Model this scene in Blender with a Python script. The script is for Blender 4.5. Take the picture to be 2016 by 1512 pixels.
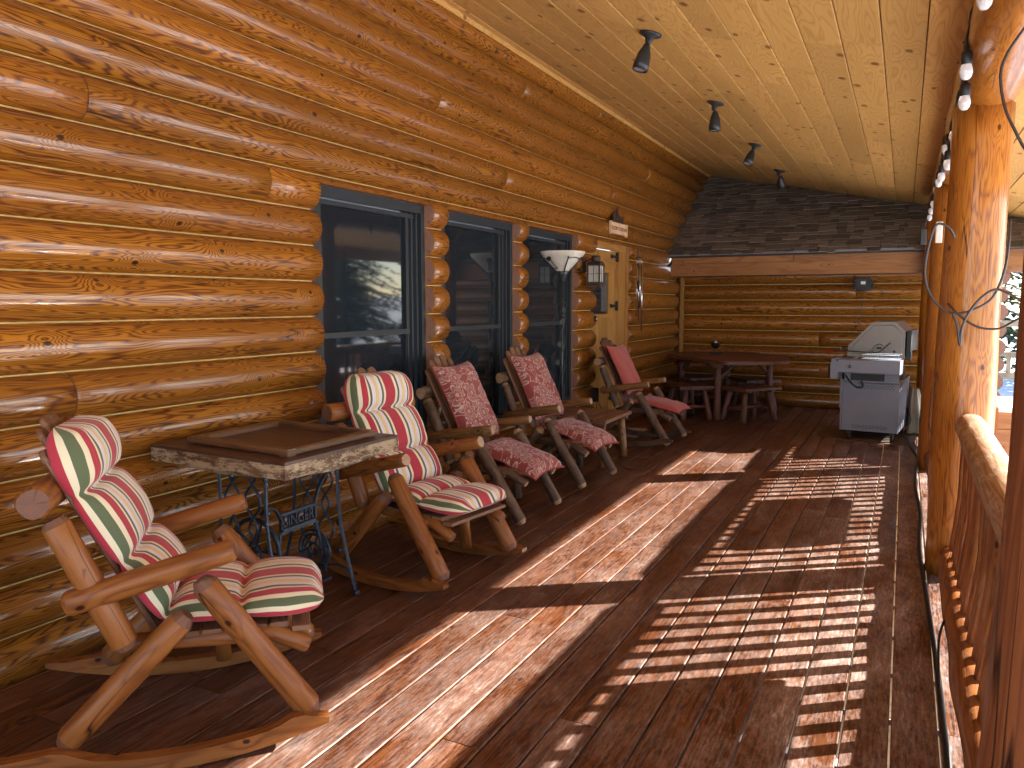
import bpy, math, random
from mathutils import Vector, Matrix, noise
random.seed(7)
PI = math.pi
S = bpy.context.scene
for _o in list(bpy.data.objects): bpy.data.objects.remove(_o)

# ------------------------------------------------------------ camera
cam = bpy.data.cameras.new('camera'); camo = bpy.data.objects.new('camera', cam); S.collection.objects.link(camo)
cam.sensor_width = 36.0; cam.lens = 1514.0 / 2016 * 36; cam.clip_start = .05; cam.clip_end = 600
_y, _p = .4702, .1044
F = Vector((-math.sin(_y)*math.cos(_p), math.cos(_y)*math.cos(_p), -math.sin(_p)))
Rt = Vector((math.cos(_y), math.sin(_y), 0)); Up = Rt.cross(F)
M = Matrix((Rt, Up, -F)).transposed().to_4x4(); M.translation = Vector((0, 0, 1.5))
camo.matrix_world = M
S.camera = camo
# ------------------------------------------------------------ light
SUN = Vector((1.0, .72, .597)).normalized()
ELEV = math.asin(SUN.z); ROT = math.atan2(SUN.x, SUN.y)
W = bpy.data.worlds.new('World'); S.world = W; W.use_nodes = True
wt = W.node_tree; bg = wt.nodes['Background']
sky = wt.nodes.new('ShaderNodeTexSky'); sky.sky_type = 'NISHITA'; sky.sun_disc = False
sky.sun_elevation = ELEV; sky.sun_rotation = ROT; sky.altitude = 1500
wt.links.new(sky.outputs[0], bg.inputs[0]); bg.inputs[1].default_value = .10
sl = bpy.data.lights.new('sun', 'SUN'); sl.energy = 5.0; sl.angle = math.radians(.53); sl.color = (1, .95, .87)
so = bpy.data.objects.new('sun', sl); S.collection.objects.link(so)
so.rotation_euler = SUN.to_track_quat('Z', 'Y').to_euler(); so.location = (10, 8, 9)
S.view_settings.view_transform = 'Standard'; S.view_settings.look = 'None'
S.view_settings.exposure = 2.45; S.view_settings.gamma = 1; S.view_settings.use_curve_mapping = False
S.render.engine = 'CYCLES'
S.cycles.max_bounces = 10; S.cycles.diffuse_bounces = 6; S.cycles.glossy_bounces = 4; S.cycles.transmission_bounces = 6
S.cycles.sample_clamp_indirect = 8; S.cycles.use_denoising = True
try: S.cycles.denoiser = 'OPENIMAGEDENOISE'
except Exception: pass

# ------------------------------------------------------------ node helpers / materials
class NT:
    def __init__(s, name):
        s.m = bpy.data.materials.new(name); s.m.use_nodes = True; s.t = s.m.node_tree
        s.b = s.t.nodes['Principled BSDF']
    def n(s, typ, **kw):
        nd = s.t.nodes.new('ShaderNode' + typ)
        for k, v in kw.items(): setattr(nd, k, v)
        return nd
    def put(s, sock, v):
        if v is None: return
        if hasattr(v, 'links') or isinstance(v, bpy.types.NodeSocket): s.t.links.new(v, sock)
        else:
            if isinstance(v, (tuple, list)) and len(v) == 3 and sock.type == 'RGBA': v = (*v, 1)
            sock.default_value = v
    def uv(s): return s.n('UVMap').outputs[0]
    def obj(s): return s.n('TexCoord').outputs['Object']
    def att(s, name): return s.n('Attribute', attribute_name=name).outputs['Fac']
    def map(s, v, sc, loc=(0, 0, 0)):
        nd = s.n('Mapping'); s.put(nd.inputs[0], v); nd.inputs['Scale'].default_value = sc; nd.inputs['Location'].default_value = loc; return nd.outputs[0]
    def noise(s, v, sc=1, det=2, rough=.5, dist=0, col=False):
        nd = s.n('TexNoise'); s.put(nd.inputs['Vector'], v); nd.inputs['Scale'].default_value = sc; nd.inputs['Detail'].default_value = det
        nd.inputs['Roughness'].default_value = rough; nd.inputs['Distortion'].default_value = dist
        return nd.outputs[1 if col else 0]
    def vor(s, v, sc=1, feat='F1', rnd=1):
        nd = s.n('TexVoronoi', feature=feat); s.put(nd.inputs['Vector'], v); nd.inputs['Scale'].default_value = sc; nd.inputs['Randomness'].default_value = rnd
        return nd
    def math(s, op, a, b=None, c=None, clamp=False):
        nd = s.n('Math', operation=op, use_clamp=clamp); s.put(nd.inputs[0], a); s.put(nd.inputs[1], b)
        if c is not None: s.put(nd.inputs[2], c)
        return nd.outputs[0]
    def vm(s, op, a, b=None):
        nd = s.n('VectorMath', operation=op); s.put(nd.inputs[0], a)
        if b is not None: s.put(nd.inputs[1], b)
        return nd.outputs['Value' if op in ('LENGTH', 'DISTANCE', 'DOT_PRODUCT') else 'Vector']
    def ramp(s, f, stops, interp='LINEAR'):
        nd = s.n('ValToRGB'); cr = nd.color_ramp; cr.interpolation = interp
        while len(cr.elements) < len(stops): cr.elements.new(.5)
        for e, (p, c) in zip(cr.elements, stops):
            e.position = p; e.color = (*c, 1) if not isinstance(c, (int, float)) else (c, c, c, 1)
        s.put(nd.inputs[0], f); return nd.outputs[0]
    def mix(s, f, a, b, bt='MIX'):
        nd = s.n('Mix', data_type='RGBA', blend_type=bt); s.put(nd.inputs[0], f); s.put(nd.inputs[6], a); s.put(nd.inputs[7], b); return nd.outputs[2]
    def sep(s, v):
        nd = s.n('SeparateXYZ'); s.put(nd.inputs[0], v); return nd.outputs
    def comb(s, x, y, z=0.0):
        nd = s.n('CombineXYZ'); s.put(nd.inputs[0], x); s.put(nd.inputs[1], y); s.put(nd.inputs[2], z); return nd.outputs[0]
    def bump(s, h, st=.2, d=.01, prev=None):
        nd = s.n('Bump'); nd.inputs['Strength'].default_value = st; nd.inputs['Distance'].default_value = d; s.put(nd.inputs['Height'], h)
        if prev is not None: s.put(nd.inputs['Normal'], prev)
        return nd.outputs[0]
    def out(s, col=None, rough=None, normal=None, **kw):
        s.put(s.b.inputs['Base Color'], col); s.put(s.b.inputs['Roughness'], rough)
        if normal is not None: s.put(s.b.inputs['Normal'], normal)
        for k, v in kw.items(): s.put(s.b.inputs[k.replace('_', ' ')], v)
        return s.m

def simple(name, col, rough=.5, metal=0, var=.15, sc=8, bump=0, **kw):
    t = NT(name); v = t.noise(t.obj(), sc, 4, .6)
    a = tuple(c*(1-var) for c in col); b = tuple(min(1, c*(1+var)) for c in col)
    c = t.ramp(v, [(.3, a), (.7, b)])
    nrm = t.bump(t.noise(t.obj(), sc*6, 3), bump, .004) if bump else None
    return t.out(c, t.math('ADD', t.math('MULTIPLY', v, .2), rough-.1), nrm, Metallic=metal, **kw)

def wood(name, light, mid, dark, gu=.9, gv=7, k=9, vk=0, rough=.35, coat=0., knots=(1.6, 5), knotr=.09, knotp=.55, fiber=.25, contrast=.75, bump=.15,
         weather=None, wamt=.5, wear_glare_col=None, mott=.5, cracks=0, knotc=.35):
    t = NT(name); uv = t.uv(); tint = t.att('tint')
    # knots on a stretched voronoi lattice; only some cells hold one
    kv = t.vor(t.map(uv, (knots[0], knots[1], 1)), 1)
    kd = kv.outputs['Distance']; kc = t.sep(kv.outputs['Color'])[0]
    on = t.math('GREATER_THAN', kc, knotp)
    loc = t.map(uv, (knots[0], knots[1], 1))
    dv = t.sep(t.vm('SUBTRACT', loc, kv.outputs['Position']))
    dx = t.math('DIVIDE', dv[0], knots[0]); dy = t.math('DIVIDE', dv[1], knots[1])
    dd = t.math('SQRT', t.math('ADD', t.math('MULTIPLY', t.math('MULTIPLY', dx, dx), .45), t.math('MULTIPLY', dy, dy)))
    kr = t.math('MULTIPLY', t.math('ADD', t.math('MULTIPLY', kc, .6), .5), knotr*.12)
    wob = t.math('MULTIPLY', t.noise(uv, 60, 2), .35)
    kn = t.math('SUBTRACT', 1.25, t.math('ADD', t.math('DIVIDE', dd, kr), wob), clamp=True)
    kn = t.math('MULTIPLY', t.math('MULTIPLY', kn, 2.2, clamp=True), on)
    swirl = t.math('MULTIPLY', t.math('POWER', 2.718, t.math('MULTIPLY', t.math('MULTIPLY', dd, dd), -1/(knotr*.45)**2)), on)
    g = t.noise(t.map(uv, (gu, gv, 1)), 1, 1.6, .45, .15)
    s_ = t.sep(uv)
    val = t.math('ADD', t.math('MULTIPLY', g, k), t.math('MULTIPLY', swirl, k*.22))
    if vk: val = t.math('ADD', val, t.math('MULTIPLY', s_[1], vk))
    tri = t.math('PINGPONG', val, .5)
    fib = t.noise(t.map(uv, (5, 230, 1)), 1, 3, .65)
    tri2 = t.math('ADD', t.math('MULTIPLY', tri, 2), t.math('MULTIPLY', t.math('SUBTRACT', fib, .5), .5))
    mo = t.noise(t.map(uv, (1.1, 4.5, 1), (3, 9, 0)), 1, 3, .55)
    col = t.ramp(tri2, [(.05, dark), (.32, mid), (.62, light), (1, light)])
    col = t.mix(contrast, mid, col)
    col = t.mix(t.math('MULTIPLY', t.ramp(mo, [(.35, 0), (.7, 1)]), mott), col, mid, 'MIX')
    col = t.mix(t.math('MULTIPLY', t.ramp(fib, [(.25, 1), (.55, 0)]), fiber), col, dark)
    mo2 = t.noise(t.map(uv, (.35, 2.2, 1), (13, 5, 0)), 1, 2, .5)
    col = t.mix(t.ramp(mo2, [(.3, .55), (.65, 0)]), col, tuple(c*.75 for c in mid), 'MIX')
    col = t.mix(kn, col, tuple(c*knotc for c in dark))
    rg = t.math('ADD', t.math('MULTIPLY', mo, .16), rough-.08)
    h = t.math('ADD', t.math('MULTIPLY', fib, .35), t.math('MULTIPLY', tri, .5))
    h = t.math('SUBTRACT', h, t.math('MULTIPLY', kn, .5))
    if cracks:
        cn = t.noise(t.map(uv, (.5, 9, 1), (40, 7, 0)), 1, 2, .5, .2)
        cr = t.ramp(t.math('ABSOLUTE', t.math('SUBTRACT', cn, .5)), [(0, 1), (.006*cracks, 0)])
        cm = t.math('MULTIPLY', cr, t.ramp(t.noise(t.map(uv, (.7, 3, 1), (4, 4, 0)), 1, 1), [(.5, 0), (.56, 1)]))
        col = t.mix(cm, col, tuple(c*.15 for c in dark)); h = t.math('SUBTRACT', h, t.math('MULTIPLY', cm, 3))
    if weather:
        wn = t.noise(t.map(uv, (7, 22, 1)), 1, 8, .85)
        wm = t.math('MULTIPLY', t.ramp(wn, [(.47 if wamt == 1 else .5, 0), (.53 if wamt == 1 else .6, 1)]), wamt)
        col = t.mix(wm, col, weather); h = t.math('ADD', h, t.math('MULTIPLY', wm, .8))
    if wear_glare_col:
        a = t.noise(t.map(uv, (1.6, 3.6, 1), (2, 2, 0)), 1, 8, .78)
        b = t.noise(t.map(uv, (16, 90, 1)), 1, 4, .75)
        px = t.sep(t.obj())[0]          # foot wear on the walkway; last stop by the railing paints in sun glare
        wear_glare = t.ramp(t.math('ADD', t.math('MULTIPLY', px, .25), 1.0), [(.30, .10), (.48, .55), (.62, .75), (.80, .95), (.99, 1.7)])
        wamt = t.math('MULTIPLY', wear_glare, wamt)
        wm = t.math('MULTIPLY', t.ramp(t.math('ADD', t.math('MULTIPLY', a, .66), t.math('MULTIPLY', b, .37)), [(.455, .0), (.57, .34), (.66, 1)]), wamt)
        col = t.mix(wm, col, wear_glare_col); rg = t.math('ADD', rg, t.math('MULTIPLY', wm, .25))
    nd = t.n('Mix', data_type='RGBA', blend_type='MULTIPLY'); nd.inputs[0].default_value = 1
    t.put(nd.inputs[6], col); t.put(nd.inputs[7], t.comb(tint, tint, tint))
    col = nd.outputs[2]
    lump = t.noise(t.map(uv, (3, 9, 1), (1, 5, 0)), 1, 2)
    nrm = t.bump(lump, bump*1.5, .02); nrm = t.bump(h, bump, .004, nrm)
    kw = {}
    if coat: kw = dict(Coat_Weight=coat, Coat_Roughness=.13, Specular_IOR_Level=.3)
    return t.out(col, rg, nrm, **kw)

def endgrain(name, a, b):
    t = NT(name); uv = t.uv(); r = t.vm('LENGTH', uv)
    r2 = t.math('ADD', r, t.math('MULTIPLY', t.noise(uv, 14, 2), .02))
    w = t.math('PINGPONG', t.math('MULTIPLY', r2, 130), .5)
    sp = t.sep(uv); an = t.math('ARCTAN2', sp[1], sp[0])
    cr = t.ramp(t.noise(t.comb(t.math('MULTIPLY', an, 1.6), t.math('MULTIPLY', r, 3)), 2.2, 2), [(.36, 1), (.39, 0)])
    c = t.mix(t.math('MULTIPLY', w, 1.2), a, b)
    c = t.mix(t.ramp(t.noise(uv, 30, 4), [(.35, .35), (.6, 0)]), c, tuple(x*.5 for x in a))
    c = t.mix(t.math('MULTIPLY', cr, .6), c, tuple(x*.18 for x in a))
    return t.out(c, .6, t.bump(w, .1, .003))

M_ = {}
M_['log'] = wood('varnished_log', (.56, .215, .016), (.29, .086, .009), (.085, .022, .005), gu=1.25, gv=14, k=24, rough=.46, coat=.75, knotr=.1, cracks=1, contrast=1.0, mott=.3)
M_['log_end'] = endgrain('weathered_end_grain', (.36, .19, .13), (.30, .14, .09))
M_['caulk'] = simple('seam_caulk', (.62, .44, .17), .5, var=.2, sc=20)
M_['post'] = wood('varnished_post', (.52, .205, .028), (.36, .122, .016), (.16, .046, .009), gu=2.2, gv=22, k=9, rough=.34, coat=.5, cracks=1.4, bump=.3, knotr=.1)
M_['rail'] = wood('railing_wood', (.40, .15, .035), (.27, .085, .022), (.12, .035, .012), gu=1.3, gv=12, k=8, rough=.42, coat=.1, cracks=1, weather=(.42, .30, .22), wamt=.25, bump=.3)
M_['railtop'] = wood('sun_bleached_rail', (.56, .35, .20), (.42, .21, .10), (.16, .065, .03), gu=1.3, gv=14, k=7, rough=.5, cracks=2.2, weather=(.68, .56, .45), wamt=.75, bump=.35)
M_['darkpost'] = wood('shade_darkened_post', (.30, .105, .035), (.20, .062, .022), (.06, .02, .01), gu=1.3, gv=12, k=9, rough=.45, coat=.1, cracks=2.5, bump=.3)  # near post: the shade it stands in is put into a darker wood colour
M_['ceil'] = wood('pine_ceiling_board', (.82, .52, .18), (.74, .42, .12), (.46, .20, .05), gu=1.0, gv=8, k=12, rough=.5, contrast=.5, knots=(1.7, 5), knotr=.22, knotp=.42, fiber=.15, mott=.35, knotc=.55)
M_['deck'] = wood('stained_deck_board', (.19, .064, .018), (.085, .025, .010), (.030, .009, .005), gu=1.2, gv=20, k=8, rough=.40, contrast=.8, wear_glare_col=(.74, .60, .54), wamt=.50, mott=.3, knotp=.8, bump=.25, coat=.12)
M_['joist'] = wood('joist_wood', (.45, .28, .12), (.38, .22, .09), (.2, .1, .04))
M_['chair'] = wood('cedar_pole', (.38, .145, .036), (.27, .088, .020), (.11, .032, .010), gu=1.6, gv=14, k=5, rough=.42, coat=.08, contrast=.6, knots=(3.4, 9), knotr=.09, bump=.3, cracks=1)
M_['chair_end'] = endgrain('cut_cedar_end', (.20, .085, .045), (.15, .06, .03))
M_['bark'] = wood('bark_stripped_pole', (.17, .09, .045), (.11, .055, .03), (.035, .018, .012), gu=1.8, gv=16, k=5, rough=.6, contrast=.7, knots=(3.4, 9), knotr=.09, bump=.6, weather=(.27, .19, .13), wamt=.4, cracks=1)
M_['arm'] = wood('golden_arm_pole', (.33, .17, .05), (.22, .10, .03), (.08, .035, .015), gu=1.8, gv=14, k=6, rough=.45, contrast=.8, knots=(3.4, 9), bump=.4)
M_['pale_end'] = endgrain('pale_cut_end', (.46, .29, .16), (.36, .20, .10))
M_['slat'] = wood('cedar_slat', (.30, .15, .075), (.22, .10, .05), (.11, .045, .025), gu=1.5, gv=14, k=5, rough=.55, contrast=.6)
M_['table'] = wood('dark_table_wood', (.11, .05, .028), (.075, .032, .02), (.03, .013, .01), gu=1.4, gv=10, k=5, rough=.38, contrast=.7, knotp=.9)
M_['tframe'] = wood('worn_frame_wood', (.21, .105, .045), (.15, .07, .032), (.06, .025, .015), gu=2, gv=20, k=4, rough=.45, knotp=.95)
M_['peel'] = wood('peeling_cream_paint', (.20, .105, .05), (.13, .065, .03), (.05, .025, .015), gu=2, gv=12, k=4, rough=.6, weather=(.44, .32, .19), wamt=1, bump=.6)
M_['dine'] = wood('red_brown_log', (.19, .078, .046), (.14, .052, .032), (.065, .022, .015), gu=1.4, gv=12, k=5, rough=.5, contrast=.6, bump=.3)
M_['door'] = wood('honey_door', (.56, .29, .075), (.46, .22, .05), (.30, .12, .025), gu=.9, gv=8, k=5, rough=.4, contrast=.5, knotp=.8)
M_['fascia'] = wood('fascia_board', (.44, .20, .055), (.33, .13, .034), (.16, .055, .016), gu=1.0, gv=9, k=6, rough=.5, contrast=.55)
M_['frame'] = simple('charcoal_window_frame', (.016, .021, .026), .55, var=.15, sc=3)
M_['iron'] = simple('blue_black_cast_iron', (.030, .045, .068), .42, .35, var=.4, sc=40, bump=.2)
M_['black'] = simple('black_plastic', (.012, .012, .013), .45)
M_['bronze'] = simple('bronze_metal', (.085, .052, .042), .5, .4, var=.2, sc=30)
M_['steel'] = simple('stainless_steel', (.22, .19, .17), .42, 1.0, var=.08, sc=4)
M_['cart'] = simple('grey_painted_cart', (.23, .25, .31), .45, .2, var=.08, sc=5)
M_['white'] = simple('white_plastic', (.72, .70, .64), .5)
M_['grey'] = simple('grey_metal_flashing', (.17, .18, .20), .5, .2)
M_['red'] = simple('red_enamel', (.50, .02, .02), .3)
M_['cloth'] = simple('beige_canvas', (.52, .50, .40), .9, bump=.3)
M_['mat'] = simple('tan_grill_mat', (.13, .075, .04), .8, var=.2)
M_['paper'] = simple('cardboard_sheet', (.40, .31, .25), .8)
M_['wax'] = simple('white_wax', (.8, .8, .78), .4)
M_['chrome'] = simple('bright_tube', (.75, .77, .8), .15, 1.0, var=.04)
M_['cord'] = simple('dark_cord', (.035, .02, .02), .4)
M_['wire'] = simple('grey_cable', (.045, .036, .04), .3)
M_['signwood'] = simple('pale_sign_wood', (.80, .52, .30), .6, var=.2)
M_['signtext'] = simple('burnt_lettering', (.20, .07, .03), .7)
M_['spot'] = simple('grey_spot_metal', (.055, .06, .065), .35, .5)
M_['lens'] = simple('spot_lens', (.55, .58, .6), .15, .6)
M_['inner'] = simple('dark_room', (.01, .011, .013), .9)
M_['curtain'] = simple('curtain_fabric', (.10, .11, .12), .9)
M_['trunk'] = wood('conifer_bark', (.10, .06, .04), (.07, .04, .03), (.03, .02, .015), rough=.9, bump=.8)
M_['fencewood'] = wood('pale_fence_wood', (.50, .38, .24), (.42, .30, .18), (.25, .16, .09), rough=.6)

def mk_glass():
    t = NT('dark_window_glass')
    return t.out((.016, .023, .030), .035, None, Metallic=0.0, IOR=1.5, Specular_IOR_Level=.55)
M_['glass'] = mk_glass()
t = NT('clear_bulb_glass'); nz = t.vor(t.obj(), 60).outputs['Distance']
M_['bulb'] = t.out((1, 1, 1), .04, t.bump(nz, .6, .004), Transmission_Weight=.45, IOR=1.5)
t = NT('seedy_lantern_glass'); M_['lglass'] = t.out((.62, .62, .55), .12, None, Alpha=1.0)
t = NT('alabaster_bowl'); M_['bowl'] = t.out(t.ramp(t.noise(t.obj(), 9, 3, .6), [(.35, (.66, .62, .50)), (.65, (.80, .78, .70))]), .3, None)

def mk_snow():
    t = NT('snow'); o = t.obj()
    n1 = t.noise(o, .35, 5, .55); n2 = t.noise(o, 3, 4, .6)
    c = t.ramp(n2, [(.3, (.80, .83, .88)), (.6, (.88, .89, .92))])
    return t.out(c, .7, t.bump(t.math('ADD', n1, t.math('MULTIPLY', n2, .12)), .9, .5))
M_['snow'] = mk_snow()
def mk_needles():
    t = NT('conifer_needles'); o = t.obj(); tn = t.att('tint')
    c = t.ramp(t.noise(o, 1.6, 3), [(.35, (.025, .05, .018)), (.65, (.06, .10, .035))])
    nd = t.n('Mix', data_type='RGBA', blend_type='MULTIPLY'); nd.inputs[0].default_value = 1; t.put(nd.inputs[6], c); t.put(nd.inputs[7], t.comb(tn, tn, tn))
    return t.out(nd.outputs[2], .7)
M_['needles'] = mk_needles()
def mk_shingle():
    t = NT('asphalt_shingle'); uv = t.uv(); tn = t.att('tint')
    st = t.noise(t.map(uv, (130, 6, 1)), 1, 2)
    g = t.noise(t.map(uv, (300, 300, 1)), 1, 2)
    c = t.ramp(t.math('ADD', t.math('MULTIPLY', st, .6), t.math('MULTIPLY', g, .4)), [(.35, (.12, .105, .09)), (.65, (.24, .21, .18))])
    nd = t.n('Mix', data_type='RGBA', blend_type='MULTIPLY'); nd.inputs[0].default_value = 1; t.put(nd.inputs[6], c); t.put(nd.inputs[7], t.comb(tn, tn, tn))
    return t.out(nd.outputs[2], .85, t.bump(g, .4, .003))
M_['shingle'] = mk_shingle()

def mk_stripe():
    t = NT('striped_cushion_fabric'); uv = t.uv(); v = t.sep(uv)[0]
    f = t.math('FRACT', t.math('DIVIDE', v, .215))
    cr = (.47, .030, .052); cm = (.84, .74, .50); gn = (.115, .14, .065); dk = (.06, .02, .03); wh = (.86, .80, .84); ye = (.78, .60, .27); mg = (.50, .22, .34)
    seq = [(0, cr), (.205, cm), (.29, gn), (.35, dk), (.364, wh), (.40, mg), (.406, wh), (.44, mg), (.446, wh), (.475, ye), (.60, wh), (.62, mg), (.626, wh), (.66, mg), (.666, wh), (.70, dk), (.712, gn), (.775, cm), (.845, cr), (.86, cr)]
    c1 = t.ramp(f, seq[:20], 'CONSTANT')
    wv = t.noise(t.map(uv, (900, 900, 1)), 1, 1)
    c = t.mix(.12, c1, t.comb(wv, wv, wv), 'MULTIPLY')
    fold = t.noise(t.map(uv, (14, 5, 1)), 1, 3, .5)
    nrm = t.bump(fold, .35, .02); nrm = t.bump(wv, .1, .001, nrm)
    return t.out(c, .85, nrm, Sheen_Weight=.2)
M_['stripe'] = mk_stripe()
def mk_floral():
    t = NT('floral_pillow_fabric'); uv = t.uv()
    wv = t.noise(t.map(uv, (700, 700, 1)), 1, 1)
    warp = t.vm('ADD', uv, t.vm('MULTIPLY', t.vm('SUBTRACT', t.noise(uv, 14, 2, .5, 0, True), (.5, .5, .5)), (.02, .02, .02)))
    def flowers(sc, petals, r0, off):
        p = t.map(warp, (sc, sc, 1), off); vo = t.vor(p, 1)
        d = t.vm('SUBTRACT', p, vo.outputs['Position']); s = t.sep(d)
        r = t.math('SQRT', t.math('ADD', t.math('MULTIPLY', s[0], s[0]), t.math('MULTIPLY', s[1], s[1])))
        a = t.math('ADD', t.math('ARCTAN2', s[1], s[0]), t.math('MULTIPLY', t.sep(vo.outputs['Color'])[0], 6))
        pet = t.math('ABSOLUTE', t.math('COSINE', t.math('MULTIPLY', a, petals/2)))
        R = t.math('MULTIPLY', t.math('ADD', t.math('MULTIPLY', pet, .55), .45), r0)
        q = t.math('DIVIDE', r, R)
        return q
    q = flowers(5.0, 7, .42, (0, 0, 0))
    body = t.ramp(q, [(0, 0), (.16, 1), (.22, 0), (.45, .05), (.5, .8), (.56, .1), (.82, .2), (.92, 1), (1.04, 0)])
    q2 = flowers(9, 5, .30, (5, 3, 0))
    outl = t.ramp(q2, [(0, 1), (.3, 0), (.66, .1), (.85, 1), (1.05, 0)])
    far = t.ramp(q, [(1.1, 0), (1.25, 1)]) if False else t.math('GREATER_THAN', q, 1.08)
    vn = t.noise(uv, 9, 1, .4, .8)
    vine = t.ramp(t.math('ABSOLUTE', t.math('SUBTRACT', vn, .5)), [(.008, 1), (.02, 0)])
    m2 = t.math('MULTIPLY', t.math('MAXIMUM', outl, t.math('MULTIPLY', vine, .8)), far)
    mask = t.math('MAXIMUM', body, m2)
    c = t.mix(t.math('MULTIPLY', mask, .85), (.29, .052, .045), (.74, .58, .47))
    c = t.mix(.15, c, t.comb(wv, wv, wv), 'MULTIPLY')
    return t.out(c, .88, t.bump(t.noise(t.map(uv, (7, 7, 1)), 1, 3), .35, .03), Sheen_Weight=.2)
M_['floral'] = mk_floral()
M_['salmon'] = simple('salmon_cotton', (.42, .085, .065), .9, var=.1, bump=.25, Sheen_Weight=.2)
M_['flange'] = simple('rust_piping', (.30, .05, .04), .9)

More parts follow.
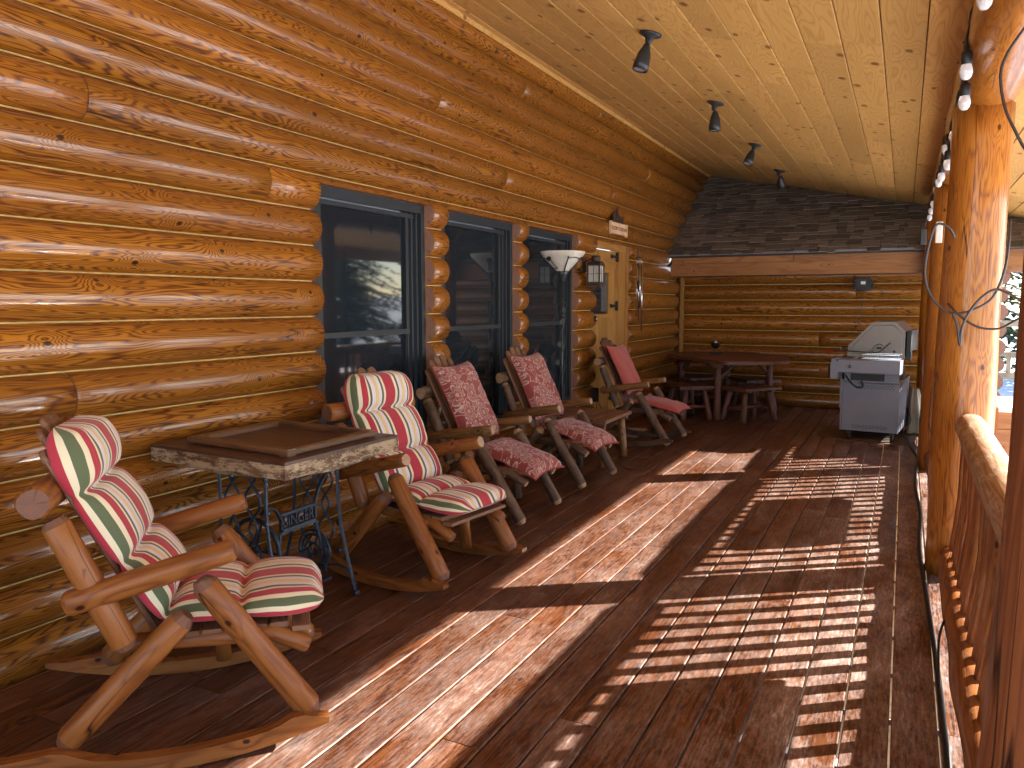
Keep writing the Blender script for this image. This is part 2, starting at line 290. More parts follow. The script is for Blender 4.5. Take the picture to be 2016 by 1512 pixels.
# ------------------------------------------------------------ mesh builder
def frame_of(d):
    d = d.normalized(); a = Vector((0, 0, 1)) if abs(d.z) < .9 else Vector((1, 0, 0))
    x = a.cross(d).normalized(); return x, d.cross(x).normalized()
class MB:
    def __init__(s): s.v = []; s.f = []; s.uv = []; s.mi = []; s.ti = []; s.sm = []
    def face(s, vs, uvs, mi=0, tint=1., smooth=False):
        s.f.append(vs); s.uv.append(uvs); s.mi.append(mi); s.ti.append(tint); s.sm.append(smooth)
    def add(s, pts):
        i = len(s.v); s.v += [tuple(p) for p in pts]; return i
    def tube(s, pts, rad, n=12, mi=0, cmi=None, caps=True, wob=0, tint=None, chamfer=0, flat=1.0, up=None, closed=False, sub=0):
        pts = [Vector(p) for p in pts]
        if not isinstance(rad, (list, tuple)): rad = [rad]*len(pts)
        rad = list(rad)
        if chamfer and len(pts) >= 2:
            d0 = (pts[1]-pts[0]).normalized(); d1 = (pts[-1]-pts[-2]).normalized(); L0 = (pts[1]-pts[0]).length
            pts = [pts[0], pts[0]+d0*chamfer] + pts[1:-1] + [pts[-1]-d1*chamfer, pts[-1]]
            rad = [rad[0]-chamfer*.6, rad[0]] + rad[1:-1] + [rad[-1], rad[-1]-chamfer*.6]
        if sub:
            P2, R2 = [pts[0]], [rad[0]]
            for a, b, ra, rb in zip(pts, pts[1:], rad, rad[1:]):
                k = max(1, round((b-a).length/sub)) if (b-a).length > sub*.6 else 1
                for j in range(1, k+1): P2.append(a.lerp(b, j/k)); R2.append(ra+(rb-ra)*j/k)
            pts, rad = P2, R2
        if tint is None: tint = random.uniform(.88, 1.1)
        ou, ov = random.uniform(0, 40), random.uniform(0, 40); sd = Vector((random.uniform(0, 50), random.uniform(0, 50), 0))
        if up is not None: X = Vector(up); X = (X - (pts[1]-pts[0]).normalized()*X.dot((pts[1]-pts[0]).normalized())).normalized()
        else: X, _ = frame_of(pts[1]-pts[0])
        L = 0; base = len(s.v); m = len(pts); us = []
        for i, p in enumerate(pts):
            d = (pts[(i+1) % m]-pts[i-1]) if closed else (pts[min(i+1, m-1)]-pts[max(i-1, 0)])
            d = d.normalized(); X = (X-d*X.dot(d)).normalized(); Y = d.cross(X)
            if i: L += (p-pts[i-1]).length
            us.append(L)
            for j in range(n):
                a = 2*PI*j/n; r = rad[i]
                if wob: r += wob*noise.noise(sd+Vector((L*2.2, math.cos(a)*.8, math.sin(a)*.8)))
                s.v.append(tuple(p+X*math.cos(a)*r+Y*math.sin(a)*r*flat))
        rm = sum(rad)/len(rad); cir = 2*PI*rm
        segs = m if closed else m-1
        for i in range(segs):
            chf = bool(chamfer) and (i == 0 or i == segs-1)
            i2 = (i+1) % m; u0 = us[i]; u1 = us[i2] if i2 else L+.02
            for j in range(n):
                j2 = (j+1) % n
                a, b, c, d = base+i*n+j, base+i*n+j2, base+i2*n+j2, base+i2*n+j
                v0, v1 = cir*j/n, cir*(j+1)/n
                s.face((a, b, c, d), ((ou+u0, ov+v0), (ou+u0, ov+v1), (ou+u1, ov+v1), (ou+u1, ov+v0)), (cmi if (chf and cmi is not None and chamfer > .018) else mi), tint, n > 6 and not chf)
        if caps and not closed:
            for e, o in ((0, base), (m-1, base+(m-1)*n)):
                ids = [o+j for j in range(n)]; q = [(math.cos(2*PI*j/n)*rad[e], math.sin(2*PI*j/n)*rad[e]) for j in range(n)]
                if e == 0: ids = ids[::-1]; q = q[::-1]
                s.face(tuple(ids), tuple(q), mi if cmi is None else cmi, tint, False)
    def box(s, c, sz, R=None, mi=0, tint=None, long=None, bev=0, taper=1):
        """box centred c, size sz, optional 3x3 R; UV u runs along its longest side"""
        c = Vector(c); h = [x/2 for x in sz]
        if tint is None: tint = random.uniform(.88, 1.1)
        if long is None: long = max(range(3), key=lambda i: sz[i])
        ou, ov = random.uniform(0, 40), random.uniform(0, 40)
        if bev: # chamfered edges along the long axis: octagonal section
            ax = [i for i in range(3) if i != long]; a, b = h[ax[0]], h[ax[1]]; q = min(bev, a*.9, b*.9)
            sec = [(a, b-q), (a-q, b), (-a+q, b), (-a, b-q), (-a, -b+q), (-a+q, -b), (a-q, -b), (a, -b+q)]
            per = [0]
            for i in range(8): per.append(per[-1]+math.dist(sec[i], sec[(i+1) % 8]))
            ids = []
            for sg in (-1, 1):
                row = []
                for p in sec:
                    w = [0, 0, 0]; w[long] = sg*h[long]; w[ax[0]] = p[0]; w[ax[1]] = p[1]
                    w = Vector(w); w = (R @ w) if R is not None else w; row.append(s.add([c+w]))
                ids.append(row)
            fl = (long == 1)
            for i in range(8):
                j = (i+1) % 8; q4 = [ids[0][i], ids[0][j], ids[1][j], ids[1][i]]
                u4 = [(ou, ov+per[i]), (ou, ov+per[i+1]), (ou+sz[long], ov+per[i+1]), (ou+sz[long], ov+per[i])]
                if fl: q4 = q4[::-1]; u4 = u4[::-1]
                s.face(tuple(q4), tuple(u4), mi, tint)
            for k in (0, 1):
                idl = ids[k][:]; ul = [(ou+x, ov+y) for x, y in sec]
                if (k == 0) != fl: idl = idl[::-1]; ul = ul[::-1]
                s.face(tuple(idl), tuple(ul), mi, tint)
            return
        P = []
        for sx in (-1, 1):
            for sy in (-1, 1):
                for sz_ in (-1, 1):
                    k = taper if sz_ > 0 else 1
                    w = Vector((sx*h[0]*k, sy*h[1]*k, sz_*h[2])); P.append(c+((R @ w) if R is not None else w))
        b = s.add(P)
        Q = [(0, 1, 3, 2), (4, 6, 7, 5), (0, 4, 5, 1), (2, 3, 7, 6), (0, 2, 6, 4), (1, 5, 7, 3)]
        nx = [0, 0, 1, 1, 2, 2]
        co = [(sx*h[0], sy*h[1], q*h[2]) for sx in (-1, 1) for sy in (-1, 1) for q in (-1, 1)]
        for fi, q in enumerate(Q):
            ax = [i for i in range(3) if i != nx[fi]]
            ua = long if long in ax else ax[0]; va = [i for i in ax if i != ua][0]
            s.face(tuple(b+i for i in q), tuple((ou+co[i][ua], ov+co[i][va]+nx[fi]*.37) for i in q), mi, tint)
    def poly(s, pts2, z0, z1, f=lambda x, y, z: (x, y, z), mi=0, tint=1., smi=None):
        """prism of a 2D outline (ccw) between z0 and z1"""
        n = len(pts2); ou, ov = random.uniform(0, 40), random.uniform(0, 40)
        b = s.add([f(x, y, z0) for x, y in pts2]); t_ = s.add([f(x, y, z1) for x, y in pts2])
        s.face(tuple(t_+i for i in range(n)), tuple((ou+p[0], ov+p[1]) for p in pts2), mi, tint)
        s.face(tuple(b+n-1-i for i in range(n)), tuple((ou+p[0], ov+p[1]) for p in pts2[::-1]), mi, tint)
        L = 0
        for i in range(n):
            j = (i+1) % n; d = math.dist(pts2[i], pts2[j])
            s.face((b+i, b+j, t_+j, t_+i), ((ou+L, ov), (ou+L+d, ov), (ou+L+d, ov+z1-z0), (ou+L, ov+z1-z0)), mi if smi is None else smi, tint); L += d
    def lathe(s, prof, n=24, c=(0, 0, 0), mi=0, R=None, smooth=True):
        c = Vector(c); b = len(s.v); m = len(prof)
        for r, z in prof:
            for j in range(n):
                a = 2*PI*j/n; w = Vector((r*math.cos(a), r*math.sin(a), z)); s.v.append(tuple(c+((R @ w) if R is not None else w)))
        for i in range(m-1):
            for j in range(n):
                k = (j+1) % n
                s.face((b+i*n+j, b+i*n+k, b+(i+1)*n+k, b+(i+1)*n+j), ((j/n, prof[i][1]), ((j+1)/n, prof[i][1]), ((j+1)/n, prof[i+1][1]), (j/n, prof[i+1][1])), mi, 1., smooth)
    def grid(s, P, U, mi=0, smooth=True, flip=False, wrap=False):
        a, b_ = len(P), len(P[0]); b = s.add([p for row in P for p in row])
        for i in range(a-1):
            for j in range(b_ if wrap else b_-1):
                k = (j+1) % b_
                q = [b+i*b_+j, b+(i+1)*b_+j, b+(i+1)*b_+k, b+i*b_+k]; u = [U[i][j], U[i+1][j], U[i+1][k], U[i][k]]
                if flip: q = q[::-1]; u = u[::-1]
                s.face(tuple(q), tuple(u), mi, 1., smooth)
    def mesh(s, name, mats):
        me = bpy.data.meshes.new(name); me.from_pydata(s.v, [], s.f)
        me.uv_layers.new(name='UVMap'); me.attributes.new('tint', 'FLOAT', 'CORNER')
        uu = []; tt = []
        for q, t_ in zip(s.uv, s.ti):
            for x, y in q: uu += [x, y]; tt.append(t_)
        me.uv_layers['UVMap'].data.foreach_set('uv', uu); me.attributes['tint'].data.foreach_set('value', tt)
        me.polygons.foreach_set('material_index', s.mi); me.polygons.foreach_set('use_smooth', s.sm)
        for m in (mats if isinstance(mats, (list, tuple)) else [mats]): me.materials.append(M_[m])
        me.update(); return me
    def build(s, name, mats, parent=None, **props):
        o = bpy.data.objects.new(name, s.mesh(name, mats)); S.collection.objects.link(o); o.parent = parent
        for k, v in props.items(): o[k] = v
        return o
def thing(name, label, cat, loc=(0, 0, 0), rz=0, group=None):
    o = bpy.data.objects.new(name, None); S.collection.objects.link(o); o.location = loc; o.rotation_euler = (0, 0, rz)
    o.empty_display_size = .1; o['label'] = label; o['category'] = cat
    if group: o['group'] = group
    return o
def copy_thing(root, loc=None, rz=None, label=None):
    r = root.copy(); S.collection.objects.link(r)
    if loc is not None: r.location = loc
    if rz is not None: r.rotation_euler = (0, 0, rz)
    if label: r['label'] = label
    for ch in [o for o in S.collection.objects if o.parent == root]:
        c = ch.copy(); S.collection.objects.link(c); c.parent = r
        for g in [o for o in S.collection.objects if o.parent == ch]:
            d = g.copy(); S.collection.objects.link(d); d.parent = c
    return r
def smooth_path(pts, k=8):
    P = [Vector(p) for p in pts]; out = []
    for i in range(len(P)-1):
        p0, p1, p2, p3 = P[max(i-1, 0)], P[i], P[i+1], P[min(i+2, len(P)-1)]
        for j in range(k):
            t = j/k; out.append(.5*((2*p1)+(p2-p0)*t+(2*p0-5*p1+4*p2-p3)*t*t+(3*p1-p0-3*p2+p3)*t**3))
    out.append(P[-1]); return out
def text_mb(body, size, mat, name, parent, loc, rot, depth=.002, sx=1):
    cu = bpy.data.curves.new('txt', 'FONT'); cu.body = body; cu.size = size; cu.extrude = depth; cu.align_x = 'CENTER'; cu.align_y = 'CENTER'
    tmp = bpy.data.objects.new('txt', cu); S.collection.objects.link(tmp)
    bpy.context.view_layer.update()
    me = bpy.data.meshes.new_from_object(tmp.evaluated_get(bpy.context.evaluated_depsgraph_get())); bpy.data.objects.remove(tmp)
    me.materials.clear(); me.materials.append(M_[mat])
    o = bpy.data.objects.new(name, me); S.collection.objects.link(o); o.parent = parent; o.location = loc; o.rotation_euler = rot; o.scale = (sx, 1, 1)
    return o

XC, XF = -3.150, -3.062         # chink plane and log fronts of the long wall
S9, PITCH = 2.05, .209        # wall seams
def seam(k): return S9+PITCH*(k-9)
def ceilz(x): return 3.667-.2515*(x+3.1)
def roofY(z): return 11.04+(z-2.19)/.6113

# ------------------------------------------------------------ setting: snow ground, deck
g = MB(); n = 60
P = [[(-60+240*(i/n)**1.0, -60+240*(j/n), 0) for j in range(n+1)] for i in range(n+1)]
def gz(x, y):
    d = math.hypot(x-.5, 0) if x > .5 else 0
    return -.75+.25*noise.noise(Vector((x*.12, y*.12, 0)))*min(1, d/3)+min(3, max(0, d-14)*.10)
P = [[(p[0], p[1], gz(p[0], p[1])) for p in row] for row in P]
g.grid(P, [[(p[0], p[1]) for p in row] for row in P], flip=False)
g.build('ground', 'snow', kind='structure')

dk = MB(); x = .023+.154*3; i = 0
while x > -3.3:
    y = -1.5+random.uniform(-2.5, 0); x0, x1 = x-.154+.0035, x-.0035
    if x > .45: x1 = x-.03
    while y < 11.9:
        L = random.choice([2.4, 3.6, 3.6, 4.8, 4.2]); y1 = min(y+L, 11.95)
        if y1 > -1.5:
            dk.box(((x0+x1)/2, (y+y1)/2, -.018+random.uniform(-.0012, .0012)), (x1-x0, y1-y-.003, .036), mi=0, bev=.004, long=1, tint=random.uniform(.8, 1.18))
        y = y1
    x -= .154; i += 1
y = -1.4
while y < 11.9:
    dk.box((-1.35, y, -.14), (3.9, .045, .18), mi=1); y += .405
dk.box((.50, 5.2, -.15), (.04, 13.4, .24), mi=2)
dk.build('deck_floor', ['deck', 'joist', 'rail'], kind='structure')

# ------------------------------------------------------------ log cabin
cabin = thing('log_cabin', 'golden varnished log cabin with three dark windows and a shingled far wing', 'log cabin', (0, 0, 0))
RA = .1062
def arc(z0, z1, zlo=None, zhi=None, n=9):
    zc = (z0+z1)/2; A = math.asin(min(1, ((z1-z0)/2)/RA)); out = []
    for i in range(n+1):
        a = -A+2*A*i/n; z = zc+RA*math.sin(a); x = (XF-RA)+RA*math.cos(a)
        if zlo is not None and z < zlo: z = zlo; a = math.asin(max(-1, min(1, (z-zc)/RA))); x = (XF-RA)+RA*math.cos(a)
        if zhi is not None and z > zhi: z = zhi; a = math.asin(max(-1, min(1, (z-zc)/RA))); x = (XF-RA)+RA*math.cos(a)
        out.append((x, z))
    return out
wall = MB()
def log_seg(mb, y0, y1, z0, z1, f, zlo=None, zhi=None, cap0=True, cap1=True, round1=0, seed=0, slope=None, tint=None):
    """one log length; f maps (x,y,z) to world so the same code serves the end wall"""
    prof = arc(z0, z1, zlo, zhi); nn = len(prof); k = max(1, int((y1-y0)/.16)); ou, ov = random.uniform(0, 50), random.uniform(0, 50)
    if tint is None: tint = random.uniform(.72, .98)*(.74 if z1 < .7 else .86 if z1 < 1.05 else 1)   # lowest courses darker: weathering, plus shade behind the chairs put into the tint
    ys = [y0+(y1-y0)*i/k for i in range(k+1)]
    shr = [0]*len(ys)
    ys = [y0, y0+.006]+ys[1:-1]; shr = [.006, 0]+[0]*(len(ys)-2)
    if round1:
        for q, sh in ((.05, .0), (.028, .008), (.012, .022), (0, .045)): ys.append(y1-q); shr.append(sh)
    else: ys += [y1-.006, y1]; shr += [0, .006]
    rows = []; U = []
    for y, sh in zip(ys, shr):
        r_ = []; u_ = []
        bulge = .006*noise.noise(Vector((y*.6, seed*3.1, 7)))+.003*noise.noise(Vector((y*2.5, seed*3.1, 2)))
        for i, (x, z) in enumerate(prof):
            w = math.sin(PI*i/(nn-1)); loc = .0035*noise.noise(Vector((y*3, i*.5, seed*2.3)))
            r_.append(f(x-(sh-bulge-loc)*w, y, z)); u_.append((ou+y, ov+i*.03))
        rows.append(r_); U.append(u_)
    mb_rows = rows
    b = mb.add([p for r in rows for p in r])
    for i in range(len(rows)-1):
        for j in range(nn-1):
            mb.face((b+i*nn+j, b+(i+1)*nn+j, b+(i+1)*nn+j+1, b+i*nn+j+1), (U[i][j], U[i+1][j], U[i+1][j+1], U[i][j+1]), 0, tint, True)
    zc = (z0+z1)/2
    for cap, ri in ((cap0, 0), (cap1, len(rows)-1)):
        if cap:
            idx = [b+ri*nn+j for j in range(nn)]
            e = mb.add([f(XC-.03, ys[ri], prof[-1][1]), f(XC-.03, ys[ri], prof[0][1])])
            idx += [e, e+1]
            uvs = [(x-(XC-.03), z-zc) for x, z in prof]+[(0, prof[-1][1]-zc), (0, prof[0][1]-zc)]
            if ri == 0: pass
            else: idx = idx[::-1]; uvs = uvs[::-1]
            mb.face(tuple(idx), tuple(uvs), 1, random.uniform(.85, 1.1), False)
    if zlo is not None: # flat underside of a notched log
        o0 = mb.add([f(prof[0][0], ys[0], zlo+.0), f(XC-.06, ys[0], zlo), f(XC-.06, ys[-1], zlo), f(prof[0][0], ys[-1], zlo)])
        mb.face((o0, o0+1, o0+2, o0+3), ((ou, 0), (ou, .07), (ou+y1-y0, .07), (ou+y1-y0, 0)), 0, tint)
ident = lambda x, y, z: (x, y, z)
cols = [(-1.6, 3.58), (4.79, 5.0), (6.2, 6.38), (7.58, 8.12), (9.30, 11.71)]
WTOP, SILL = 2.20, .46
splits = {10: [1.85], 9: [3.05], 11: [6.6], 12: [2.9, 8.9], 13: [5.2], 8: [], 14: [3.6, 9.3], 15: [7.2], 16: [4.4], 4: [1.95], 5: [], 10.5: []}
joints = {9: 3.18, 10: 2.15, 11: 5.95, 12: 8.62, 13: 4.9, 14: 10.0, 15: 6.3, 16: 8.2, 4: 2.02, 3: 1.1}
caul = MB()
for k in range(-1, 17):
    z0, z1 = seam(k), seam(k+1); zm = (z0+z1)/2
    ytop = 11.71 if z1 < 2.06 else (11.2 if z0 < 2.1 else roofY(zm)+.02)
    segs = []
    if k >= 10: segs = [(-1.6, ytop, None, None)]
    elif k == 9:
        for a, b in cols: segs.append((a, min(b, ytop) if b < 11 else ytop, None, None))
        for (a, b), (c, d) in zip(cols, cols[1:]): segs.append((b, c, WTOP, None))
    elif z1 <= SILL+.02:
        segs = [(-1.6, 8.12, None, None), (9.30, ytop, None, None)] if z1 > 0 else [(-1.6, ytop, None, None)]
    else:
        for a, b in cols: segs.append((a, b if b < 11 else ytop, None, None))
    for a, b, zl, zh in segs:
        J = joints.get(k)
        parts = [(a, b)]
        if J and a+.2 < J < b-.2: parts = [(a, J), (J+.002, b)]
        hi = min(z1, 3.70)
        for (p, q) in parts:
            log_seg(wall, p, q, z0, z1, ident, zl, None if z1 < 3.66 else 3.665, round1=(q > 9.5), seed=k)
    # pale caulk bead along the seam
    if k >= 9 or z0 < SILL: runs = [(-1.6, ytop)]
    else: runs = [(a, b if b < 11 else ytop) for a, b in cols]
    if k == 9: runs = [(a, b if b < 11 else ytop) for a, b in cols]
    if 0 < k < 9 and z0 < SILL: runs = [(-1.6, 8.12), (9.3, ytop)]
    if k > -1 and z0 > .02:
        for a, b in runs:
            caul.tube([(XC+.002, y, z0+.0015*noise.noise(Vector((y*2, k, 0)))) for y in [a+(b-a)*i/max(2, int((b-a)/.3)) for i in range(max(2, int((b-a)/.3))+1)]], .009, 6, caps=False, wob=.003)
# core behind the logs so nothing shows through
for a, b in cols: wall.box((XC-.10, (a+b)/2, 1.1), (.18, b-a, 2.2), mi=0)
wall.box((XC-.10, 5.1, 3.0), (.18, 17.5, 1.57), mi=0)
wall.box((XC-.10, 3.26, SILL/2), (.18, 9.7, SILL), mi=0)
wall.box((XC-.10, 11.7, 1.1), (.18, 1.6, 2.2), mi=0)
for k in range(10, 17):                                   # pale bead where the logs meet the wing roof
    z0, z1 = seam(k), seam(k+1); zz = [z0+(z1-z0)*i/8 for i in range(9)]
    caul.tube([(XC+.075*math.sin(PI*i/8)+.004, roofY(z)+.018, z) for i, z in enumerate(zz) if z < 3.66] or [(XC, 11, 2), (XC, 11, 2.01)], .009, 6, caps=False)
wall.build('log_wall', ['log', 'log_end'], cabin)
caul.build('seam_bead', 'caulk', cabin)
# windows
def window(y0, y1):
    f = MB(); X = -3.17
    zt = WTOP+.003; w = .045
    f.box((X-.02, y0+w/2-.02, (zt+SILL)/2), (.10, w, zt-SILL)); f.box((X-.02, y1-w/2, (zt+SILL)/2), (.10, w, zt-SILL))
    f.box((X-.02, (y0+y1)/2, zt-.03), (.098, y1-y0-.02, .06)); f.box((X-.02, (y0+y1)/2, SILL+.03), (.098, y1-y0-.02, .06))
    for d, xo in ((.035, .012), (.075, -.004), (.115, -.018)):   # stepped tracks on each jamb
        f.box((X+xo-.03, y1-w-d+.012, (zt+SILL)/2), (.05, .020, zt-SILL-.1)); f.box((X+xo-.03, y0+w+d-.035, (zt+SILL)/2), (.05, .020, zt-SILL-.1))
    f.box((X-.035, (y0+y1)/2, zt-.085), (.05, y1-y0-.1, .03))
    o = f.build('window', 'frame', cabin)
    s = MB(); ya, yb = y0+.13, y1-.17
    s.box((X-.03, (ya+yb)/2, 1.30), (.035, yb-ya+.06, .035))
    s.box((X-.035, yb+.018, (1.3+zt-.08)/2), (.03, .035, zt-.08-1.3)); s.box((X-.035, ya-.018, (1.3+zt-.08)/2), (.03, .035, zt-.08-1.3))
    s.box((X-.045, yb+.018, (1.3+SILL+.05)/2), (.03, .035, 1.3-SILL-.05)); s.box((X-.045, ya-.018, (1.3+SILL+.05)/2), (.03, .035, 1.3-SILL-.05))
    s.build('sash', 'frame', o)
    for a, b, xo in ((1.317, zt-.09, -.045), (SILL+.05, 1.283, -.055)):
        gl = MB(); gl.box((X+xo, (ya+yb)/2, (a+b)/2), (.006, yb-ya+.02, b-a), long=1); gl.build('pane', 'glass', o)
    j = MB()                                             # thin wooden jambs and head around the unit
    j.box((X-.035, y1+.004, (zt+SILL)/2), (.12, .018, zt-SILL)); j.box((X-.03, (y0+y1)/2, zt+.002), (.10, y1-y0, .008), mi=0)
    j.build('jamb', 'door', o)
for a, b in ((3.58, 4.774), (5.0, 6.184), (6.38, 7.564)): window(a, b)
# door
dr = MB(); X = -3.20
for i in range(5):
    yy = 8.14+i*.175; dr.box((X, yy+.0875, 1.05), (.045, .172, 2.06), mi=0, bev=.004)
dr.box((X+.026, 8.58, 2.02), (.02, .88, .20)); dr.box((X+.026, 8.58, .72), (.02, .88, .20))
door = dr.build('door', 'door', cabin)
cs = MB()
cs.box((-3.165, 9.16, 1.11), (.07, .23, 2.22), tint=.95); cs.box((-3.163, 8.7, 2.185), (.074, 1.18, .11), tint=1.05); cs.box((-3.145, 9.287, 1.11), (.10, .022, 2.22))
cs.build('door_casing', 'door', door)
dgw = MB(); ya, yb, za, zb = 8.16, 8.69, 1.376, 1.86
dgw.box((X+.035, (ya+yb)/2, (za+zb)/2), (.012, yb-ya, zb-za), long=1); dgw.build('door_glass', 'glass', door)
tr = MB()
for c, sz in (((X+.04, yb+.02, (za+zb)/2), (.05, .045, zb-za+.09)), ((X+.04, (ya+yb)/2, za-.022), (.052, yb-ya, .045)), ((X+.04, (ya+yb)/2, zb+.022), (.052, yb-ya, .045))): tr.box(c, sz)
tr.build('glass_trim', 'door', door)
cu = MB(); P = [[(X+.043, 8.50+.18*j/20, za+.03+(zb-za-.05)*i/2) for j in range(21)] for i in range(3)]
P = [[(p[0]+.003*math.sin(j*1.3), p[1], p[2]) for j, p in enumerate(r)] for r in P]
cu.grid(P, [[(p[1], p[2]) for p in r] for r in P]); cu.build('lace_curtain', 'curtain', door)
for z in (2.06, 1.47, .35):
    h = MB(); h.box((X+.045, 8.93, z), (.01, .16, .03), long=1); h.box((X+.047, 9.02, z), (.012, .045, .11)); h.tube([(X+.05, 8.85, z), (X+.04, 8.85, z)], .026, 10); h.tube([(X+.055, 9.035, z-.06), (X+.055, 9.035, z+.06)], .01, 8)
    h.build('strap_hinge', 'black', door)
# end wall of the wing
ew = MB(); Yc = 11.80; endf = lambda x, y, z: (y, Yc-(x-XC)-.0, z)   # log axis along +X; front faces -Y
def flipface(mb, start):
    for i in range(start, len(mb.f)): mb.f[i] = mb.f[i][::-1]; mb.uv[i] = mb.uv[i][::-1]
st = len(ew.f); zt_ = 2.0
cz = [1.998-.2235*i for i in range(10)]
cb2 = MB()
for i in range(9):
    jx = [(-3.06, 1.06)]
    if i in (1, 4, 6): c0 = random.uniform(-1.8, -.6); jx = [(-3.06, c0), (c0+.002, 1.06)]
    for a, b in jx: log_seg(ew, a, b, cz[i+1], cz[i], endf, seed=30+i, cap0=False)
    cb2.tube([(x_, Yc-.001, cz[i]) for x_ in (-3.03, -1.5, 0, 1.02)], .006, 6, caps=False)
ew.box((-1.1, Yc+.10, .95), (4.3, .18, 2.1))
for i in range(9):                                           # crossing log ends at the wing's outer corner
    r_ = .108; ew.tube([(1.06, 11.52+(.05 if i % 2 else 0), (cz[i]+cz[i+1])/2-.05), (1.06, 13.5, (cz[i]+cz[i+1])/2-.05)], r_, 14, mi=0, cmi=1, wob=.006)
for i in range(8):
    ew.tube([(1.02, 13.5, (cz[i]+cz[i+1])/2), (1.02, 17.5, (cz[i]+cz[i+1])/2)], .11, 10, mi=0, cmi=1)
ew.build('end_wall', ['log', 'log_end'], cabin); cb2.build('seam_bead', 'caulk', cabin)
ct = MB(); ct.box((-3.035, 11.71, .98), (.05, .05, 1.9)); ct.build('corner_trim', 'door', cabin)
# eave board, drip edge and soffit
eb = MB(); eb.box((-2.2, 11.085, 2.115), (1.66, .035, .10)); eb.box((-.02, 11.084, 2.113), (2.68, .036, .104)); eb.box((-.87, 11.088, 1.975), (4.36, .034, .17)); eb.box((-.87, 11.43, 1.899), (4.36, .66, .018), mi=0, tint=.8); eb.box((-.87, 11.125, 2.03), (4.34, .03, .26), tint=.7)
eb.build('eave_board', 'fascia', cabin)
de = MB(); de.box((-.87, 11.065, 2.183), (4.38, .045, .035)); de.build('drip_edge', 'grey', cabin)
# wing shingles: courses of thick tabs
sh = MB(); sl_ = math.atan(.6113); Rr = Matrix.Rotation(sl_, 3, 'X'); y = 0; row = 0
while y < 3.1:
    x = -3.16+random.uniform(-.1, 0)
    while x < 1.35:
        w = random.choice([.10, .13, .16, .19, .22]); hh = random.choice([.13, .13, .10])
        x1 = min(x+w, 1.38); off = random.choice([0, 0, .035, .06])
        c = Vector((0, 11.05, 2.195))+Vector((0, math.cos(sl_), math.sin(sl_)))*(y+.07-off)
        sh.box((((x+x1)/2), c.y, c.z+.006+.003*(row % 2)+.0012*random.random()), (x1-x-.006, .17, .011), Rr @ Matrix.Rotation(-.045, 3, 'X'), tint=random.choice([.6, .75, .9, 1.0, 1.15, 1.3]), long=1)
        x = x1
    y += .115; row += 1
sh.box((-.9, 12.4, 2.99), (4.5, 3.2, .02), Rr, tint=.25)
sh.build('shingle_roof', 'shingle', cabin)

# ------------------------------------------------------------ porch roof
roof = thing('porch_roof', 'sloping porch roof lined with knotty pale pine boards', 'roof')
cl = MB(); cosr = math.cos(math.atan(.2515)); Rc = Matrix.Rotation(math.atan(.2515), 3, 'Y'); x = -3.30
k0 = .038; xs = []
xx = k0+.215*9
while xx > -3.45: xs.append(xx); xx -= .215
for a in xs:
    b = a-.215; y = -1.6-random.uniform(0, 3); mid = (a+b)/2
    while y < 15.3:
        L = random.choice([2.4, 3.0, 3.7, 4.3]); y1 = y+L
        if y1 > -1.6: cl.box((mid, (y+y1)/2, ceilz(mid)+.012+random.uniform(-.002, .002)), (.215/cosr-.007, y1-y-.005, .02), Rc, long=1, bev=.003, tint=random.uniform(.84, 1.1))
        y = y1
cl.build('ceiling_boards', 'ceil', roof)
rf = MB(); rf.box((-.75, 6.9, ceilz(-.75)+.16), (5.5, 17.4, .24), Rc, long=1); rf.box((1.86, 6.9, 2.33), (.04, 17.4, .19), long=1)
rf.build('roof_deck', 'fascia', roof)
tm = MB(); tm.box((XF-.02, 5.9, 3.645), (.06, 15.2, .035), Rc, long=1); tm.build('wall_trim', 'ceil', roof)

# beam, posts
bm = MB(); bm.tube([(.34, -1.5, 2.665), (.34, 4.8, 2.66), (.34, 11.0, 2.665)], .155, 24, cmi=1, wob=.01, sub=.25)
bm.build('roof_beam', ['post', 'log_end'], None, label='long round roof beam lying on top of the porch posts', category='beam')
plab = ['near porch post, darkest one cropped by the photo edge', 'thick orange porch post where the railing top ends, cable loop hung on it', 'porch post with the small white sensor box fixed on it', 'farthest porch post beside the grill and shingled wing']
for (yy, xx, lab) in zip((1.80, 4.86, 7.90, 10.9), (.349, .318, .32, .32), plab):
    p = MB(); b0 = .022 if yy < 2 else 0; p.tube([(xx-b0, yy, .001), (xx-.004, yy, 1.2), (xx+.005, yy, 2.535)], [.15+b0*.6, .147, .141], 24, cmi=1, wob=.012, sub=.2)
    p.build('porch_post', ['darkpost' if yy < 2 else 'post', 'log_end'], None, label=lab, category='post', group='porch posts')

